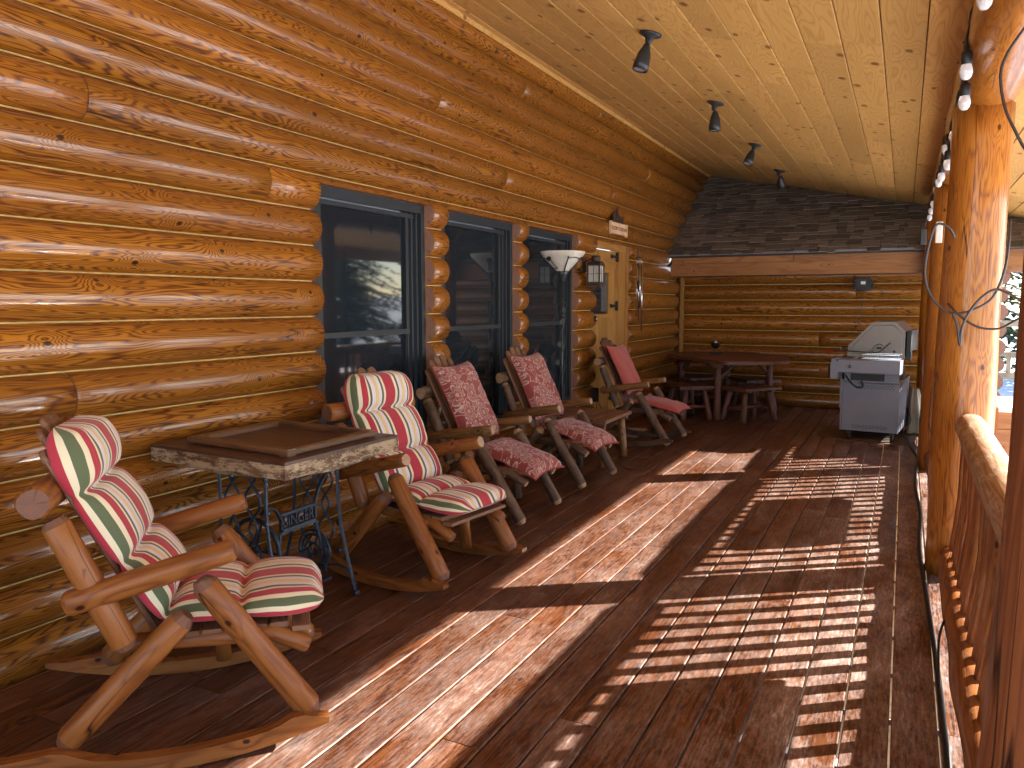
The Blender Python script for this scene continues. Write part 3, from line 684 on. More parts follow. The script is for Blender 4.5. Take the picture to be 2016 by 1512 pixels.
# railings
def railing(y0, y1, lab):
    r = thing('log_railing', lab, 'railing', (.33, (y0+y1)/2, 0), 0, 'railings between the posts')
    cy = (y0+y1)/2
    t_ = MB(); t_.tube([(0, y0-.06-cy, .87), (0, y0+.02-cy, .87), (0, y0+.16-cy, .866), (.0, 0, .866), (0, y1-.16-cy, .865), (0, y1-.02-cy, .87), (0, y1+.06-cy, .87)], [.028, .036, .070, .072, .070, .036, .028], 20, wob=.004, sub=.12); t_.build('top_rail', 'railtop', r)
    b_ = MB(); b_.tube([(-.05, y0-.06-cy, .15), (-.05, y0+.02-cy, .15), (-.05, y0+.13-cy, .142), (-.05, 0, .14), (-.05, y1-.13-cy, .142), (-.05, y1-.02-cy, .15), (-.05, y1+.06-cy, .15)], [.025, .03, .062, .064, .062, .03, .025], 14, wob=.014, sub=.08, flat=1); b_.build('bottom_rail', 'rail', r)
    y = y0+.13; 
    while y < y1-.08:
        q = MB(); rr = random.uniform(.030, .034); dx = random.uniform(-.006, .006)
        q.tube([(dx-.03, y-cy, .17), (dx, y-cy+random.uniform(-.01, .01), .5), (dx, y-cy+random.uniform(-.012, .012), .83)], [rr, rr*.95, rr*.9], 8, wob=.006, sub=.12)
        q.build('baluster', 'rail', r); y += .159
railing(1.93, 4.73, 'log railing nearest the camera, sunlit top rail, between the near post and cable post')
railing(4.99, 7.77, 'log railing section just past the post with the cable loop')
railing(8.03, 10.77, 'farthest log railing section beside the grill')
for y0, y1, lab in ((2.44, 3.71, 'wooden planter box hung outside the nearest railing'), (5.69, 6.96, 'wooden planter box hung outside the middle railing'), (8.8, 10.05, 'wooden planter box hung outside the far railing')):
    p = MB(); c = (y0+y1)/2; L = y1-y0
    def trap(x, y, z): return (x, y, z)
    pts = [(-L/2+.02, .52), (-L/2, .60), (-L/2, .82), (L/2, .82), (L/2, .60), (L/2-.02, .48), (-L/2+.12, .47)]
    p.poly(pts[::-1], .43, .455, lambda a, b, c_: (c_, a, b)); p.poly(pts[::-1], .535, .56, lambda a, b, c_: (c_-.0, a, b+.02))
    p.box((.495, 0, .50), (.078, L-.1, .02)); p.box((.495, -L/2+.02, .68), (.08, .02, .28)); p.box((.495, L/2-.02, .68), (.08, .02, .28))
    p.build('planter_box', 'rail', None, label=lab, category='planter box', group='planter boxes outside the railing').location = (0, c, 0)

# ------------------------------------------------------------ chairs
G = dict(armB=(-.287, .568), armF=(.215, .70), fT=(.105, .603), fB=(.448, .10), rT=(.062, .49), rB=(-.321, .10), bT=(-.313, .835), bB=(-.121, .395), cb=(-.352, .895), kF=(.50, .10), kB=(-.545, .12))
def chair(label, pose, pole, pend, armm, aend, slatm, rocker=True, w=dict(arm=.318, leg=.303, bp=.295, cb=.338, rk=.35), g=G, r=.043, zoff=0, group=None, rough=.006):
    t = thing('rocking_chair' if rocker else 'log_armchair', label, 'rocking chair' if rocker else 'armchair', (pose[0], pose[1], 0), pose[2], group)
    def P(k, s_, wk): return (g[k][0], s_*w[wk], g[k][1])
    for s_ in (-1, 1):
        m = MB(); m.tube([P('fT', s_, 'leg'), P('fB', s_, 'leg')], [r, r*1.04], 14, cmi=1, wob=rough, chamfer=.028, sub=.1); m.build('leg', [pole, pend], t)
        m = MB(); m.tube([P('rT', s_, 'leg'), P('rB', s_, 'leg')], [r*.98, r*1.04], 14, cmi=1, wob=rough, chamfer=.028, sub=.1); m.build('leg', [pole, pend], t)
        m = MB(); m.tube([P('armB', s_, 'arm'), P('armF', s_, 'arm')], [r*.95, r*.88], 14, cmi=1, wob=rough, chamfer=.012, sub=.1); m.build('armrest', [armm, aend], t)
        m = MB(); m.tube([P('bT', s_, 'bp'), P('bB', s_, 'bp')], [r, r*1.02], 14, cmi=1, wob=rough, chamfer=.022, sub=.1); m.build('back_post', [pole, pend], t)
        m = MB(); m.tube([(-.16, s_*.20, .375), (.33, s_*.22, .36), (.44, s_*.22, .30)], [.03, .033, .03], 10, cmi=1, wob=rough*.7, sub=.1, chamfer=.01); m.build('seat_rail', [pole, pend], t)
        if rocker:
            k = MB(); n = 26; top = []; bot = []; xa, xb = g['kB'][0], g['kF'][0]; zB = .015
            for i in range(n+1):
                x = xa+(xb-xa)*i/n; u = (x-(xa+xb)/2)/((xb-xa)/2)
                zb = .085*u*u+.001
                bump_ = .030*math.exp(-((x-(g['rB'][0]))/.07)**2)+.030*math.exp(-((x-g['fB'][0]+.03)/.06)**2)
                th = .052+bump_
                e = min(i, n-i)/2.0; th *= min(1, .35+.4*e)
                bot.append((x, zb)); top.append((x, zb+th))
            k.poly(bot+top[::-1], -.022, .022, lambda x, z, y: (x, s_*w['rk']+ (-y), z), tint=random.uniform(.75, 1))
            k.build('rocker', pole, t)
    m = MB(); m.tube([(g['cb'][0], -w['cb'], g['cb'][1]), (g['cb'][0], w['cb'], g['cb'][1])], [r*1.22, r*1.18], 16, cmi=1, wob=rough, chamfer=.012, sub=.1); m.build('crossbar', [pole, pend], t)
    m = MB(); m.tube([(.27, -w['leg']+.02, .355), (.27, w['leg']-.02, .355)], .03, 10, wob=.004, sub=.1); m.build('stretcher', pole, t)
    m = MB(); m.tube([(.10, w['leg']-.02, .35), (.11, w['leg']+.01, .05)], .03, 10, wob=.004)
    m.build('brace', pole, t)
    # seat slats run across; back slats fan up and end in a rounded top
    m = MB(); 
    for i in range(7):
        x = -.02+i*.073; m.box((x, 0, .392-.02*(i == 6)), (.062, .47, .018), long=1, bev=.003)
    m.build('seat', slatm, t)
    m = MB(); B0 = Vector((-.045, 0, .38)); D = Vector((-.425, 0, .905)).normalized(); Nn = D.cross(Vector((0, 1, 0)))
    for i in range(6):
        u = (i-2.5)/2.5; L = .80-.10*u*u
        y0, y1 = u*.165, u*.205
        a = B0+Vector((0, y0, 0)); b = B0+D*L+Vector((0, y1, 0)); c = (a+b)/2; zz = (b-a).normalized(); yy = (Vector((0, 1, 0))-zz*zz.y).normalized(); xx = yy.cross(zz)
        Rm = Matrix((xx, yy, zz)).transposed(); m.box(c, (.018, .064, (b-a).length), Rm, bev=.006)
        m.tube([b-Vector((0, 0, .004))-xx*.009, b-Vector((0, 0, .004))+xx*.009], .031, 12)
    m.build('backrest', slatm, t)
    return t
GA = dict(G); GA.update(armB=(-.307, .572), armF=(.221, .66), fT=(.104, .57), fB=(.448, .045), cb=(-.348, .876))
WA = dict(arm=.285, leg=.293, bp=.27, cb=.295, rk=.33)
poses = [(-2.294, 1.859, .748), (-2.42, 3.571, -.139), (-2.633, 4.757, -.009), (-2.625, 5.927, -.093), (-2.55, 8.032, -.032)]
gch = 'log chairs along the cabin wall'
chair('smooth cedar log rocking chair with striped cushion, nearest the camera left of the sewing table', poses[0], 'chair', 'chair_end', 'chair', 'chair_end', 'slat', True, group=gch)
chair('smooth cedar log rocking chair with striped cushion, standing behind the sewing table', poses[1], 'chair', 'chair_end', 'chair', 'pale_end', 'slat', True, group=gch)
chair('dark rough log armchair with floral cushions, next to the second striped rocking chair', poses[2], 'bark', 'pale_end', 'arm', 'pale_end', 'slat', False, WA, GA, .038, group=gch, rough=.012)
chair('dark rough log armchair with floral cushions, beside the small low table', poses[3], 'bark', 'pale_end', 'arm', 'pale_end', 'slat', False, WA, GA, .038, group=gch, rough=.012)
chair('dark log rocking chair with plain salmon cushions in front of the door', poses[4], 'bark', 'pale_end', 'arm', 'pale_end', 'dine', True, WA, GA, .038, group=gch, rough=.010)

def striped_pad(label, pose):
    path = [(-.360, 1.075), (-.345, 1.10), (-.320, 1.07), (-.265, .885), (-.205, .775), (-.14, .655), (-.085, .555), (-.03, .465), (.01, .437), (.10, .440), (.22, .450), (.36, .452), (.47, .440), (.52, .425)]
    path = [(-.335, 1.10), (-.265, .885), (-.14, .655), (-.02, .455), (.22, .445), (.50, .435)]
    # arc-length samples
    pts = []
    for (a, b) in zip(path, path[1:]):
        k = 16
        for i in range(k): pts.append((a[0]+(b[0]-a[0])*i/k, a[1]+(b[1]-a[1])*i/k))
    pts.append(path[-1])
    nod = [0, 16, 32, 48, 64, 80]
    N = len(pts); rows = []; U = []; s_ = 0; W_ = .25; nt = 48
    sl = [0]
    for i in range(1, N): sl.append(sl[-1]+math.dist(pts[i], pts[i-1]))
    T = sl[-1]
    for i in range(N):
        # smooth tangent
        a, b = pts[max(0, i-5)], pts[min(N-1, i+5)]
        tx, tz = b[0]-a[0], b[1]-a[1]; l = math.hypot(tx, tz); tx /= l; tz /= l
        nx, nz = -tz, tx
        if nz < 0 and nx < 0: nx, nz = -nx, -nz
        nx, nz = (abs(tz), tx if tx > 0 else -tx) if False else (-tz, tx)
        seg = max(j for j in range(5) if nod[j] <= i) if i < 80 else 4
        f = (i-nod[seg])/16; puff = math.sin(PI*min(1, max(0, f)))**.32 if 0 < f < 1 else 0
        e0 = sl[i]; e1 = T-sl[i]; rr = .17
        wd = W_
        if e0 < rr: wd = W_*(.62+.38*math.sqrt(max(0, 1-((rr-e0)/rr)**2.2)))
        if e1 < .15: wd = W_*(.60+.40*math.sqrt(max(0, 1-((.15-e1)/.15)**2.4)))
        H = (.085 if seg == 0 else .062) if seg < 3 else .046
        endf_ = min(1, math.sqrt(max(0, min(e0, e1))/.035)) if min(e0, e1) < .035 else 1
        hh = (.018+H*puff)*endf_+.001
        pinchw = 1-.05*(1-puff) if min(e0, e1) > .02 else 1
        r_ = []; u_ = []
        for j in range(nt):
            a_ = 2*PI*j/nt; ca, sa = math.cos(a_), math.sin(a_)
            y = wd*pinchw*math.copysign(abs(ca)**.55, ca); h = hh*math.copysign(abs(sa)**.62, sa)
            if sa < 0: h *= .45
            h += .004*noise.noise(Vector((i*.25, y*14, pose[0])))*(sa > 0)
            r_.append((pts[i][0]+nx*h, y, pts[i][1]+nz*h))
            # uv.x = distance across, wrapping round the edge, uv.y = along
            e_ = 0 if sa >= .80 or abs(ca) < .5 else (.80-sa)/1.8          # 0 at the top seam, 1 underneath
            if sa < 0 and abs(ca) < .5: e_ = 1
            kp = [(0, 0), (.05, .005), (.12, .085), (.14, .09), (.31, .14), (.34, .085), (.385, .005), (1, -.02)]
            for (ea, fa), (eb_, fb) in zip(kp, kp[1:]):
                if ea <= e_ <= eb_: fo = fa+(fb-fa)*(e_-ea)/(eb_-ea)
            yt = max(-W_, min(W_, y if e_ == 0 else math.copysign(W_, y)))
            u_.append((yt+.25+.86*.215+.215*5+math.copysign(fo*.215, y), sl[i]))
        rows.append(r_); U.append(u_)
    m = MB(); m.grid(rows, U, wrap=True, flip=True)
    b = len(m.v)
    for ri in (0, N-1):
        ids = [ri*nt+j for j in range(nt)]
        if ri: ids = ids[::-1]
        m.face(tuple(ids), tuple((U[ri][0][0], U[ri][0][1]) for _ in ids), 0, 1., True)
    o = m.build('chair_cushion', 'stripe', None, label=label, category='cushion', group='striped chair cushions')
    o.location = (pose[0], pose[1], 0); o.rotation_euler = (0, 0, pose[2])
    md = o.modifiers.new('sub', 'SUBSURF'); md.levels = 1; md.render_levels = 1
    return o
striped_pad('long red, green and cream striped cushion on the nearest rocking chair', poses[0])
striped_pad('long red, green and cream striped cushion on the rocking chair behind the sewing table', poses[1])

def pillow(label, pose, c, n_, d_, L, Wd, H, mat, flange='flange', group=None, sag=.0, seed=0, name='cushion'):
    """knife-edge pillow: centre c (chair coords), d_ = along direction (x,z), across = y"""
    c = Vector((c[0], c[2] if len(c) > 2 else 0, c[1])); D = Vector((d_[0], 0, d_[1])).normalized(); Y = Vector((0, 1, 0)); Nn = D.cross(Y).normalized()
    if Nn.z < 0: Nn = -Nn
    if abs(Nn.z) < .6 and Nn.x < 0: Nn = -Nn
    k = 22; m = MB()
    for sd in (1, -1):
        P = []; U = []
        for i in range(k+1):
            r_ = []; u_ = []
            for j in range(k+1):
                a, b = -1+2*i/k, -1+2*j/k
                pin = (1-.05*(1-b*b)*abs(a)**3) ; pin2 = (1-.05*(1-a*a)*abs(b)**3)
                x = a*L/2*pin*(1-.04*(1-b*b)*a*a); y = b*Wd/2*pin2*(1-.04*(1-a*a)*b*b)
                h = H*((1-a**6)*(1-b**6))**.5
                wr = .005*noise.noise(Vector((a*2.2+seed*5, b*2.2, sd)))+.004*noise.noise(Vector((a*6+seed*5, b*6, sd)))
                h2 = sd*h*(.8 if sd > 0 else .35)+wr*min(1, h/H*1.5)-sag*abs(a)**3*(a > 0)-sag*.6*b*b*(a > 0)
                r_.append(c+D*x+Y*y+Nn*h2); u_.append((x+seed*1.7+.5, y+seed*.9))
            P.append(r_); U.append(u_)
        m.grid(P, U, mi=0 if sd > 0 else 1, flip=(sd > 0))
    o = m.build(name, [mat, flange], None, label=label, category='cushion')
    if group: o['group'] = group
    o.location = (pose[0], pose[1], 0); o.rotation_euler = (0, 0, pose[2])
    # cord trim round the edge as a part
    E_ = []
    for q in range(4*12):
        s4 = q/12.0; a, b = [(-1+2*(s4 % 1), -1), (1, -1+2*(s4 % 1)), (1-2*(s4 % 1), 1), (-1, 1-2*(s4 % 1))][int(s4) % 4]
        pin = (1-.05*(1-b*b)*abs(a)**3); pin2 = (1-.05*(1-a*a)*abs(b)**3)
        x = a*L/2*pin*(1-.04*(1-b*b)*a*a); y = b*Wd/2*pin2*(1-.04*(1-a*a)*b*b)
        E_.append(c+D*x+Y*y+Nn*(-sag*abs(a)**3*(a > 0)-sag*.6*b*b*(a > 0)))
    e = MB(); e.tube(E_, .0055, 6, closed=True, caps=False); e.build('piping', 'flange', o)
    return o
gp = 'cushions on the rough log chairs'
pillow('floral red back cushion leaning on the armchair next to the striped rocking chair', poses[2], (-.155, .800), 0, (.40, -.80), .60, .50, .09, 'floral', group=gp, seed=1)
pillow('floral red seat cushion on the armchair next to the striped rocking chair', poses[2], (.26, .435), 0, (1, -.22), .54, .47, .075, 'floral', group=gp, sag=.025, seed=2)
pillow('floral red back cushion leaning on the armchair beside the low table', poses[3], (-.155, .800), 0, (.40, -.80), .60, .48, .09, 'floral', group=gp, seed=3)
pillow('floral red seat cushion on the armchair beside the low table', poses[3], (.26, .43), 0, (1, -.22), .54, .45, .075, 'floral', group=gp, sag=.025, seed=4)
pillow('plain salmon back cushion leaning on the rocking chair at the door', poses[4], (-.15, .79), 0, (.40, -.82), .58, .48, .07, 'salmon', 'floral', gp, seed=5)
pillow('plain salmon seat cushion on the rocking chair at the door', poses[4], (.27, .43), 0, (1, -.12), .54, .46, .055, 'salmon', 'floral', gp, sag=.02, seed=6)

# ------------------------------------------------------------ sewing-machine table
tb = thing('sewing_table', 'old cast-iron sewing machine base carrying a square panelled wooden top with peeling edge', 'table', (-2.64, 2.72, 0))
cx, cy = -2.64, 2.72
def q4(L): return [(x-cx, y-cy) for x, y in L]
top = MB(); outer = q4([(-3.05, 2.35), (-2.205, 2.31), (-2.19, 3.07), (-3.06, 3.13)])
top.poly(outer, .845, .858, mi=0); top.build('table_top', ['table'], tb)
ed = MB(); ed.poly([(x*1.004, y*1.004) for x, y in outer], .785, .8448, mi=0, smi=1); ed.build('edge_band', ['table', 'peel'], tb)
inn = q4([(-2.93, 2.45), (-2.275, 2.40), (-2.26, 2.985), (-2.92, 3.03)])
fr = MB()
for i in range(4):
    a = Vector((*inn[i], .874)); b = Vector((*inn[(i+1) % 4], .874)); d = (b-a).normalized(); R3 = Matrix((d, Vector((-d.y, d.x, 0)), Vector((0, 0, 1)))).transposed()
    nrm = Vector((-d.y, d.x, 0))
    fr.box((a+b)/2+nrm*.025, ((b-a).length-.001, .055, .032+.001*i), R3, bev=.008)
fr.build('raised_frame', 'tframe', tb)
pn = MB(); pn.poly([(x*.9, y*.9) for x, y in inn], .8585, .866, mi=0); pn.build('inset_panel', 'table', tb)
ap = MB(); pts = []
A0, A1 = Vector((*outer[0], 0)), Vector((*outer[1], 0))
for (a, b) in ((outer[0], outer[1]), (outer[1], outer[2]), (outer[2], outer[3])):
    a = Vector((*a, 0)); b = Vector((*b, 0)); d = (b-a).normalized(); nrm = Vector((-d.y, d.x, 0)); L = (b-a).length
    prof = [(.10, .786)]+[(.10+(L-.2)*i/12, .786-.03*math.sin(PI*i/12)**.7) for i in range(1, 12)]+[(L-.10, .786)]
    ap.poly(prof, 0, .02, lambda u, z, w, a=a, d=d, nrm=nrm: tuple(a+d*u+nrm*(.045+w)+Vector((0, 0, z))), mi=0)
ap.build('apron', 'peel', tb)
def side_frame(y):
    m = MB()
    def R_(pts, r, **k): m.tube(smooth_path([(p[0]-cx, y-cy, p[1]) for p in pts], 6), r, 6, flat=.8, **k)
    R_([(-2.56, .78), (-2.565, .62), (-2.56, .45), (-2.53, .28), (-2.49, .12), (-2.455, .0)], .010)
    R_([(-2.86, .78), (-2.855, .62), (-2.86, .45), (-2.89, .28), (-2.93, .12), (-2.965, .0)], .010)
    R_([(-2.46, .06), (-2.52, .13), (-2.62, .14), (-2.71, .12), (-2.80, .14), (-2.90, .13), (-2.96, .06)], .008)
    R_([(-2.56, .775), (-2.71, .775), (-2.86, .775)], .009)
    for xo, ph in ((-2.635, 0), (-2.785, PI)):           # wavy lattice
        R_([(xo+.036*math.sin(ph+z*24), z) for z in [.76-.62*i/20 for i in range(21)]], .0075)
    for xo, ph in ((-2.66, PI), (-2.76, 0)):
        R_([(xo+.036*math.sin(ph+z*24), z) for z in [.76-.62*i/20 for i in range(21)]], .0075)
    for z in (.70, .54, .37, .22): m.lathe([(0, -.01), (.016, -.01), (.018, 0), (.012, .012), (0, .014)], 8, (-2.57-cx, y-cy+.01, z), R=Matrix.Rotation(PI/2, 3, 'X'))
    m.tube([(-2.455-cx, y-cy, .0), (-2.455-cx, y-cy, .03)], .017, 8); m.tube([(-2.965-cx, y-cy, 0), (-2.965-cx, y-cy, .03)], .017, 8)
    return m
side_frame(2.56).build('side_frame', 'iron', tb); side_frame(3.06).build('side_frame', 'iron', tb)
br = MB(); Xb = -2.60-cx
def RB(pts, r): br.tube(smooth_path([(Xb, p[0]-cy, p[1]) for p in pts], 6), r, 8, flat=.5)
RB([(2.56, .53), (2.60, .55), (2.65, .53), (2.685, .475), (2.69, .44)], .012)
RB([(3.06, .66), (3.02, .64), (2.96, .58), (2.93, .52), (2.925, .50)], .012)
RB([(2.925, .42), (2.95, .34), (2.97, .26), (2.99, .18), (3.0, .12)], .010); RB([(2.69, .42), (2.67, .34), (2.64, .26), (2.6, .18), (2.58, .12)], .010)
br.box((Xb, 2.807-cy, .497), (.014, .25, .014)); br.box((Xb, 2.807-cy, .415), (.014, .25, .022)); br.box((Xb, 2.688-cy, .456), (.014, .012, .08)); br.box((Xb, 2.926-cy, .456), (.014, .012, .08))
br.tube([(Xb-.14, 2.56-cy, .14), (Xb-.14, 3.06-cy, .14)], .008, 8)
brace = br.build('cross_brace', 'iron', tb)
text_mb('SINGER', .075, 'iron', 'lettering', brace, (Xb, 2.807-cy, .456), (PI/2, 0, PI/2), .005, .85)
wh = MB(); wc = Vector((-2.68-cx, 2.60-cy, .34)); Rw = Matrix.Rotation(PI/2, 3, 'X')
wh.tube([wc+Vector((.15*math.cos(a), 0, .15*math.sin(a))) for a in [2*PI*i/28 for i in range(28)]], .011, 8, closed=True, caps=False)
for k in range(5):
    a = 2*PI*k/5; wh.tube([wc, wc+Vector((.15*math.cos(a), 0, .15*math.sin(a)))], .007, 6)
wh.tube([wc-Vector((0, .02, 0)), wc+Vector((0, .02, 0))], .02, 10); wh.build('flywheel', 'iron', tb)
wl = MB(); wc2 = Vector((-2.66-cx, 2.98-cy, .24))
for rr in (.10, .078, .03): wl.tube([wc2+Vector((rr*math.cos(a), 0, rr*math.sin(a))) for a in [2*PI*i/24 for i in range(24)]], .007, 6, closed=True, caps=False)
for k in range(6):
    a = 2*PI*k/6; wl.tube([wc2+Vector((.03*math.cos(a), 0, .03*math.sin(a))), wc2+Vector((.1*math.cos(a+.3), 0, .1*math.sin(a+.3)))], .006, 6)
wl.build('pulley', 'iron', tb)
pd = MB(); pd.box((-2.66-cx, 2.81-cy, .11), (.24, .32, .012)); pd.build('treadle', 'iron', tb)

# ------------------------------------------------------------ low table between the chairs
lt = thing('side_table', 'small low log side table with plank top standing between two log chairs', 'side table', (-2.69, 6.87, 0))
m = MB()
for i in range(5): m.box((-.27+i*.135, 0, .43), (.13, .74, .035), long=1, bev=.004)
m.build('table_top', 'slat', lt)
for y_ in (-.31, .31): m = MB(); m.box((0, y_, .395), (.62, .05, .035)); m.build('batten', 'slat', lt)
for sx in (-1, 1):
    for sy in (-1, 1):
        m = MB(); m.tube([(sx*.26, sy*.27, .38), (sx*.285, sy*.29, 0)], [.036, .04], 12, cmi=1, wob=.005, sub=.1); m.build('leg', ['arm', 'pale_end'], lt)

# ------------------------------------------------------------ dining table, stools, candle holder
dt = thing('dining_table', 'large octagonal red-brown log dining table in the far corner', 'dining table', (-2.12, 10.65, 0))
V8 = [(-2.94, 10.55), (-2.26, 9.83), (-1.92, 9.48), (-1.36, 9.76), (-1.22, 9.98), (-1.36, 10.75), (-1.92, 11.52), (-2.15, 11.6), (-2.75, 11.28), (-2.94, 10.95)]
def rnd(poly, r=.10, k=4):
    out = []; n = len(poly)
    for i in range(n):
        p0, p1, p2 = Vector(poly[i-1]), Vector(poly[i]), Vector(poly[(i+1) % n]); rr = min(r, (p1-p0).length*.4, (p2-p1).length*.4)
        a = p1+(p0-p1).normalized()*rr; b = p1+(p2-p1).normalized()*rr
        for j in range(k+1): t_ = j/k; out.append(tuple((1-t_)**2*a+2*t_*(1-t_)*p1+t_*t_*b))
    return out
m = MB(); m.poly(rnd([(x+2.12, y-10.65) for x, y in V8]), .755, .795); m.build('table_top', 'dine', dt)
legs = [(-2.10, 9.98), (-1.62, 11.02), (-2.85, 11.05), (-2.28, 11.45)]
m = MB(); m.tube([(legs[0][0]+2.12, legs[0][1]-10.65, .70), (legs[3][0]+2.12, legs[3][1]-10.65-.05, .70)], .05, 12, cmi=1); m.tube([(legs[1][0]+2.12+.12, legs[1][1]-10.65, .705), (legs[2][0]+2.12-.05, legs[2][1]-10.65, .705)], .05, 12, cmi=1); m.build('support_log', ['dine', 'chair_end'], dt)
for (x, y) in legs:
    m = MB(); m.tube([(x+2.12, y-10.65, .68), (x+2.12, y-10.65, 0)], [.042, .047], 14, cmi=1, wob=.006, sub=.12, chamfer=.02); m.build('leg', ['dine', 'chair_end'], dt)
for k_, dx, dy in ((0, -.2, .16), (0, .2, .16), (1, -.2, -.1), (2, .2, -.1)):
    x, y = legs[k_][0]+2.12, legs[k_][1]-10.65
    m = MB(); m.tube([(x, y, .52), (x+dx, y+dy, .745)], .026, 10, wob=.003, sub=.08); m.build('brace', 'dine', dt)
def stool(label, loc, rz):
    t = thing('log_stool', label, 'stool', (*loc, 0), rz, 'log stools around the dining table')
    m = MB()
    for i in range(3): m.box((0, -.17+i*.17, .425), (.62, .165, .035), long=0, bev=.004)
    m.box((-.2, 0, .397), (.06, .44, .02)); m.box((.2, 0, .397), (.06, .44, .02)); m.build('seat', 'dine', t)
    for sx in (-1, 1):
        for sy in (-1, 1):
            q = MB(); q.tube([(sx*.2, sy*.13, .385), (sx*.27, sy*.19, 0)], [.036, .042], 12, cmi=1, wob=.005, sub=.1, chamfer=.015); q.build('leg', ['dine', 'chair_end'], t)
    for a_, b_ in (((-.23, -.165, .17), (-.23, .165, .17)), ((.23, -.165, .17), (.23, .165, .17)), ((-.23, 0, .175), (.23, 0, .175))):
        q = MB(); q.tube([a_, b_], .025, 10, wob=.003, sub=.1); q.build('stretcher', 'dine', t)
    return t
s0 = stool('low log stool right of the front table leg, fully in view', (-1.73, 10.13), .95)
copy_thing(s0, (-2.50, 10.06, 0), 2.25, 'low log stool left of the front table leg, behind the salmon cushioned chair')
copy_thing(s0, (-2.66, 11.22, 0), .9, 'log stool in shadow under the back left of the dining table')
copy_thing(s0, (-1.86, 11.25, 0), 2.2, 'log stool in shadow under the back right of the dining table')
ch = MB(); z0 = .795; cpos = (-2.36, 11.0)
ch.box((0, 0, .012), (.155, .07, .022)); ch.tube([(-.018, 0, .02), (-.012, 0, .075)], .003, 6); ch.tube([(.018, 0, .02), (.012, 0, .075)], .003, 6)
ch.lathe([(0, .07), (.03, .075), (.055, .10), (.067, .135), (.064, .155), (.05, .155), (.04, .14), (0, .138)], 18)
ch.tube([(-.06, 0, .14), (-.078, 0, .152)], [.012, .002], 6); ch.tube([(.055, 0, .14), (.085, 0, .165)], [.016, .006], 6)
co = ch.build('candle_holder', 'black', None, label='small black bird-shaped candle holder standing on the dining table', category='candle holder'); co.location = (*cpos, z0)
cn = MB(); cn.lathe([(0, .139), (.022, .139), (.022, .168), (.005, .17), (.003, .195), (0, .195)], 12)
cn.build('candle', 'wax', co)

# ------------------------------------------------------------ grill
gr = thing('gas_grill', 'stainless gas grill with grey cart seen from its side shelf end', 'grill', (-.285, 9.15, 0), -.10)
# local: x across (front = -x), y = length away from camera
m = MB(); m.box((0, .47, .375), (.56, .94, .53), tint=1); m.box((-.292, .47, .39), (.018, .95, .56)); m.build('cart', 'cart', gr)
m = MB()
for r_ in range(4):
    for c in range(10): m.box((-.12+c*.036+(r_ % 2)*.018, -.0015, .632-r_*.016), (.022, .004, .0055))
for r_ in range(3):
    for c in range(10): m.box((-.17+c*.036+(r_ % 2)*.018, -.0015, .172-r_*.014), (.022, .004, .005))
m.build('vent_slots', 'black', gr)
m = MB(); m.box((-.02, .47, .71), (.50, .93, .13)); m.build('firebox', 'black', gr)
m = MB(); m.box((0, .47, .655), (.57, .95, .018)); m.box((.2, -.002, .70), (.14, .02, .09)); m.box((-.24, .02, .70), (.06, .06, .09)); m.build('frame_rail', 'cart', gr)
m = MB(); m.box((.0, -.14, .835), (.60, .28, .145), bev=.01, long=0); m.build('side_shelf', 'cart', gr)
m = MB(); m.box((-.335, .38, .79), (.075, 1.32, .19), bev=.015, long=1); m.tube([(-.345, -.27, .888), (-.345, 1.03, .888)], .024, 12); m.build('control_panel', 'cart', gr)
for yy in (.1, .3, .5, .7, -.12):
    m = MB(); m.tube([(-.37, yy, .80), (-.41, yy, .80)], [.026, .022], 14); m.build('knob', 'steel', gr)
m = MB(); m.lathe([(0, 0), (.018, 0), (.018, .012), (.01, .02), (0, .02)], 14, (-.175, -.281, .835), R=Matrix.Rotation(PI/2, 3, 'X')); m.box((-.175, -.285, .862), (.01, .01, .03)); m.build('latch', 'steel', gr)
lid = MB(); prof = [(-.27, .92), (-.26, 1.04), (-.02, 1.30), (.20, 1.305), (.30, 1.20), (.30, .92)]
lid.poly(prof, 0, .80, lambda a, b, c: (a, .08+c, b)); 
lo = lid.build('lid', 'steel', gr)
m = MB(); pr = [(-.215, .955), (-.21, 1.035), (-.01, 1.265), (.185, 1.268), (.262, 1.185), (.262, .955)]
for a, b in zip(pr, pr[1:]+pr[:1]): m.tube([(a[0], .0785, a[1]), (b[0], .0785, b[1])], .0035, 6)
m.tube(smooth_path([(-.02, .076, .96), (.0, .076, 1.03), (.05, .076, 1.06), (.10, .076, 1.03), (.12, .076, .96)]), .006, 8); m.build('pressed_rim', 'steel', lo)
m = MB(); m.box((.05, .076, 1.02), (.05, .006, .022)); m.tube([(.2, .08, .985), (.2, .07, .985)], .014, 10); m.build('rotisserie_hole', 'black', lo)
m = MB()
for k in range(6): m.box((.24+k*.012, .12+.0, 1.262-k*.012), (.004, .02, .02)); 
m.box((.335, .45, 1.10), (.04, .7, .22)); m.box((.33, .2, .96), (.05, .1, .14)); m.build('heat_shield', 'black', lo)
m = MB(); m.tube([(-.335, .12, 1.0), (-.335, .84, 1.0)], .013, 10); m.tube([(-.25, .12, 1.0), (-.335, .12, 1.0)], .01, 8); m.tube([(-.25, .84, 1.0), (-.335, .84, 1.0)], .01, 8); m.build('handle', 'steel', lo)
m = MB(); m.box((-.31, .25, .55), (.018, .45, .40)); m.box((-.31, .71, .55), (.018, .45, .40)); m.tube([(-.335, .03, .62), (-.335, .03, .64)], .014, 8); m.tube([(-.33, .20, .6), (-.33, .30, .6)], .01, 8); m.build('cart_door', 'cart', gr)
for (x, y) in ((-.21, .05), (.22, .05), (-.21, .88), (.22, .88)):
    m = MB(); m.tube([(x-.014, y, .036), (x+.014, y, .036)], .036, 14); m.box((x, y, .085), (.04, .03, .04)); m.build('caster', 'black', gr)
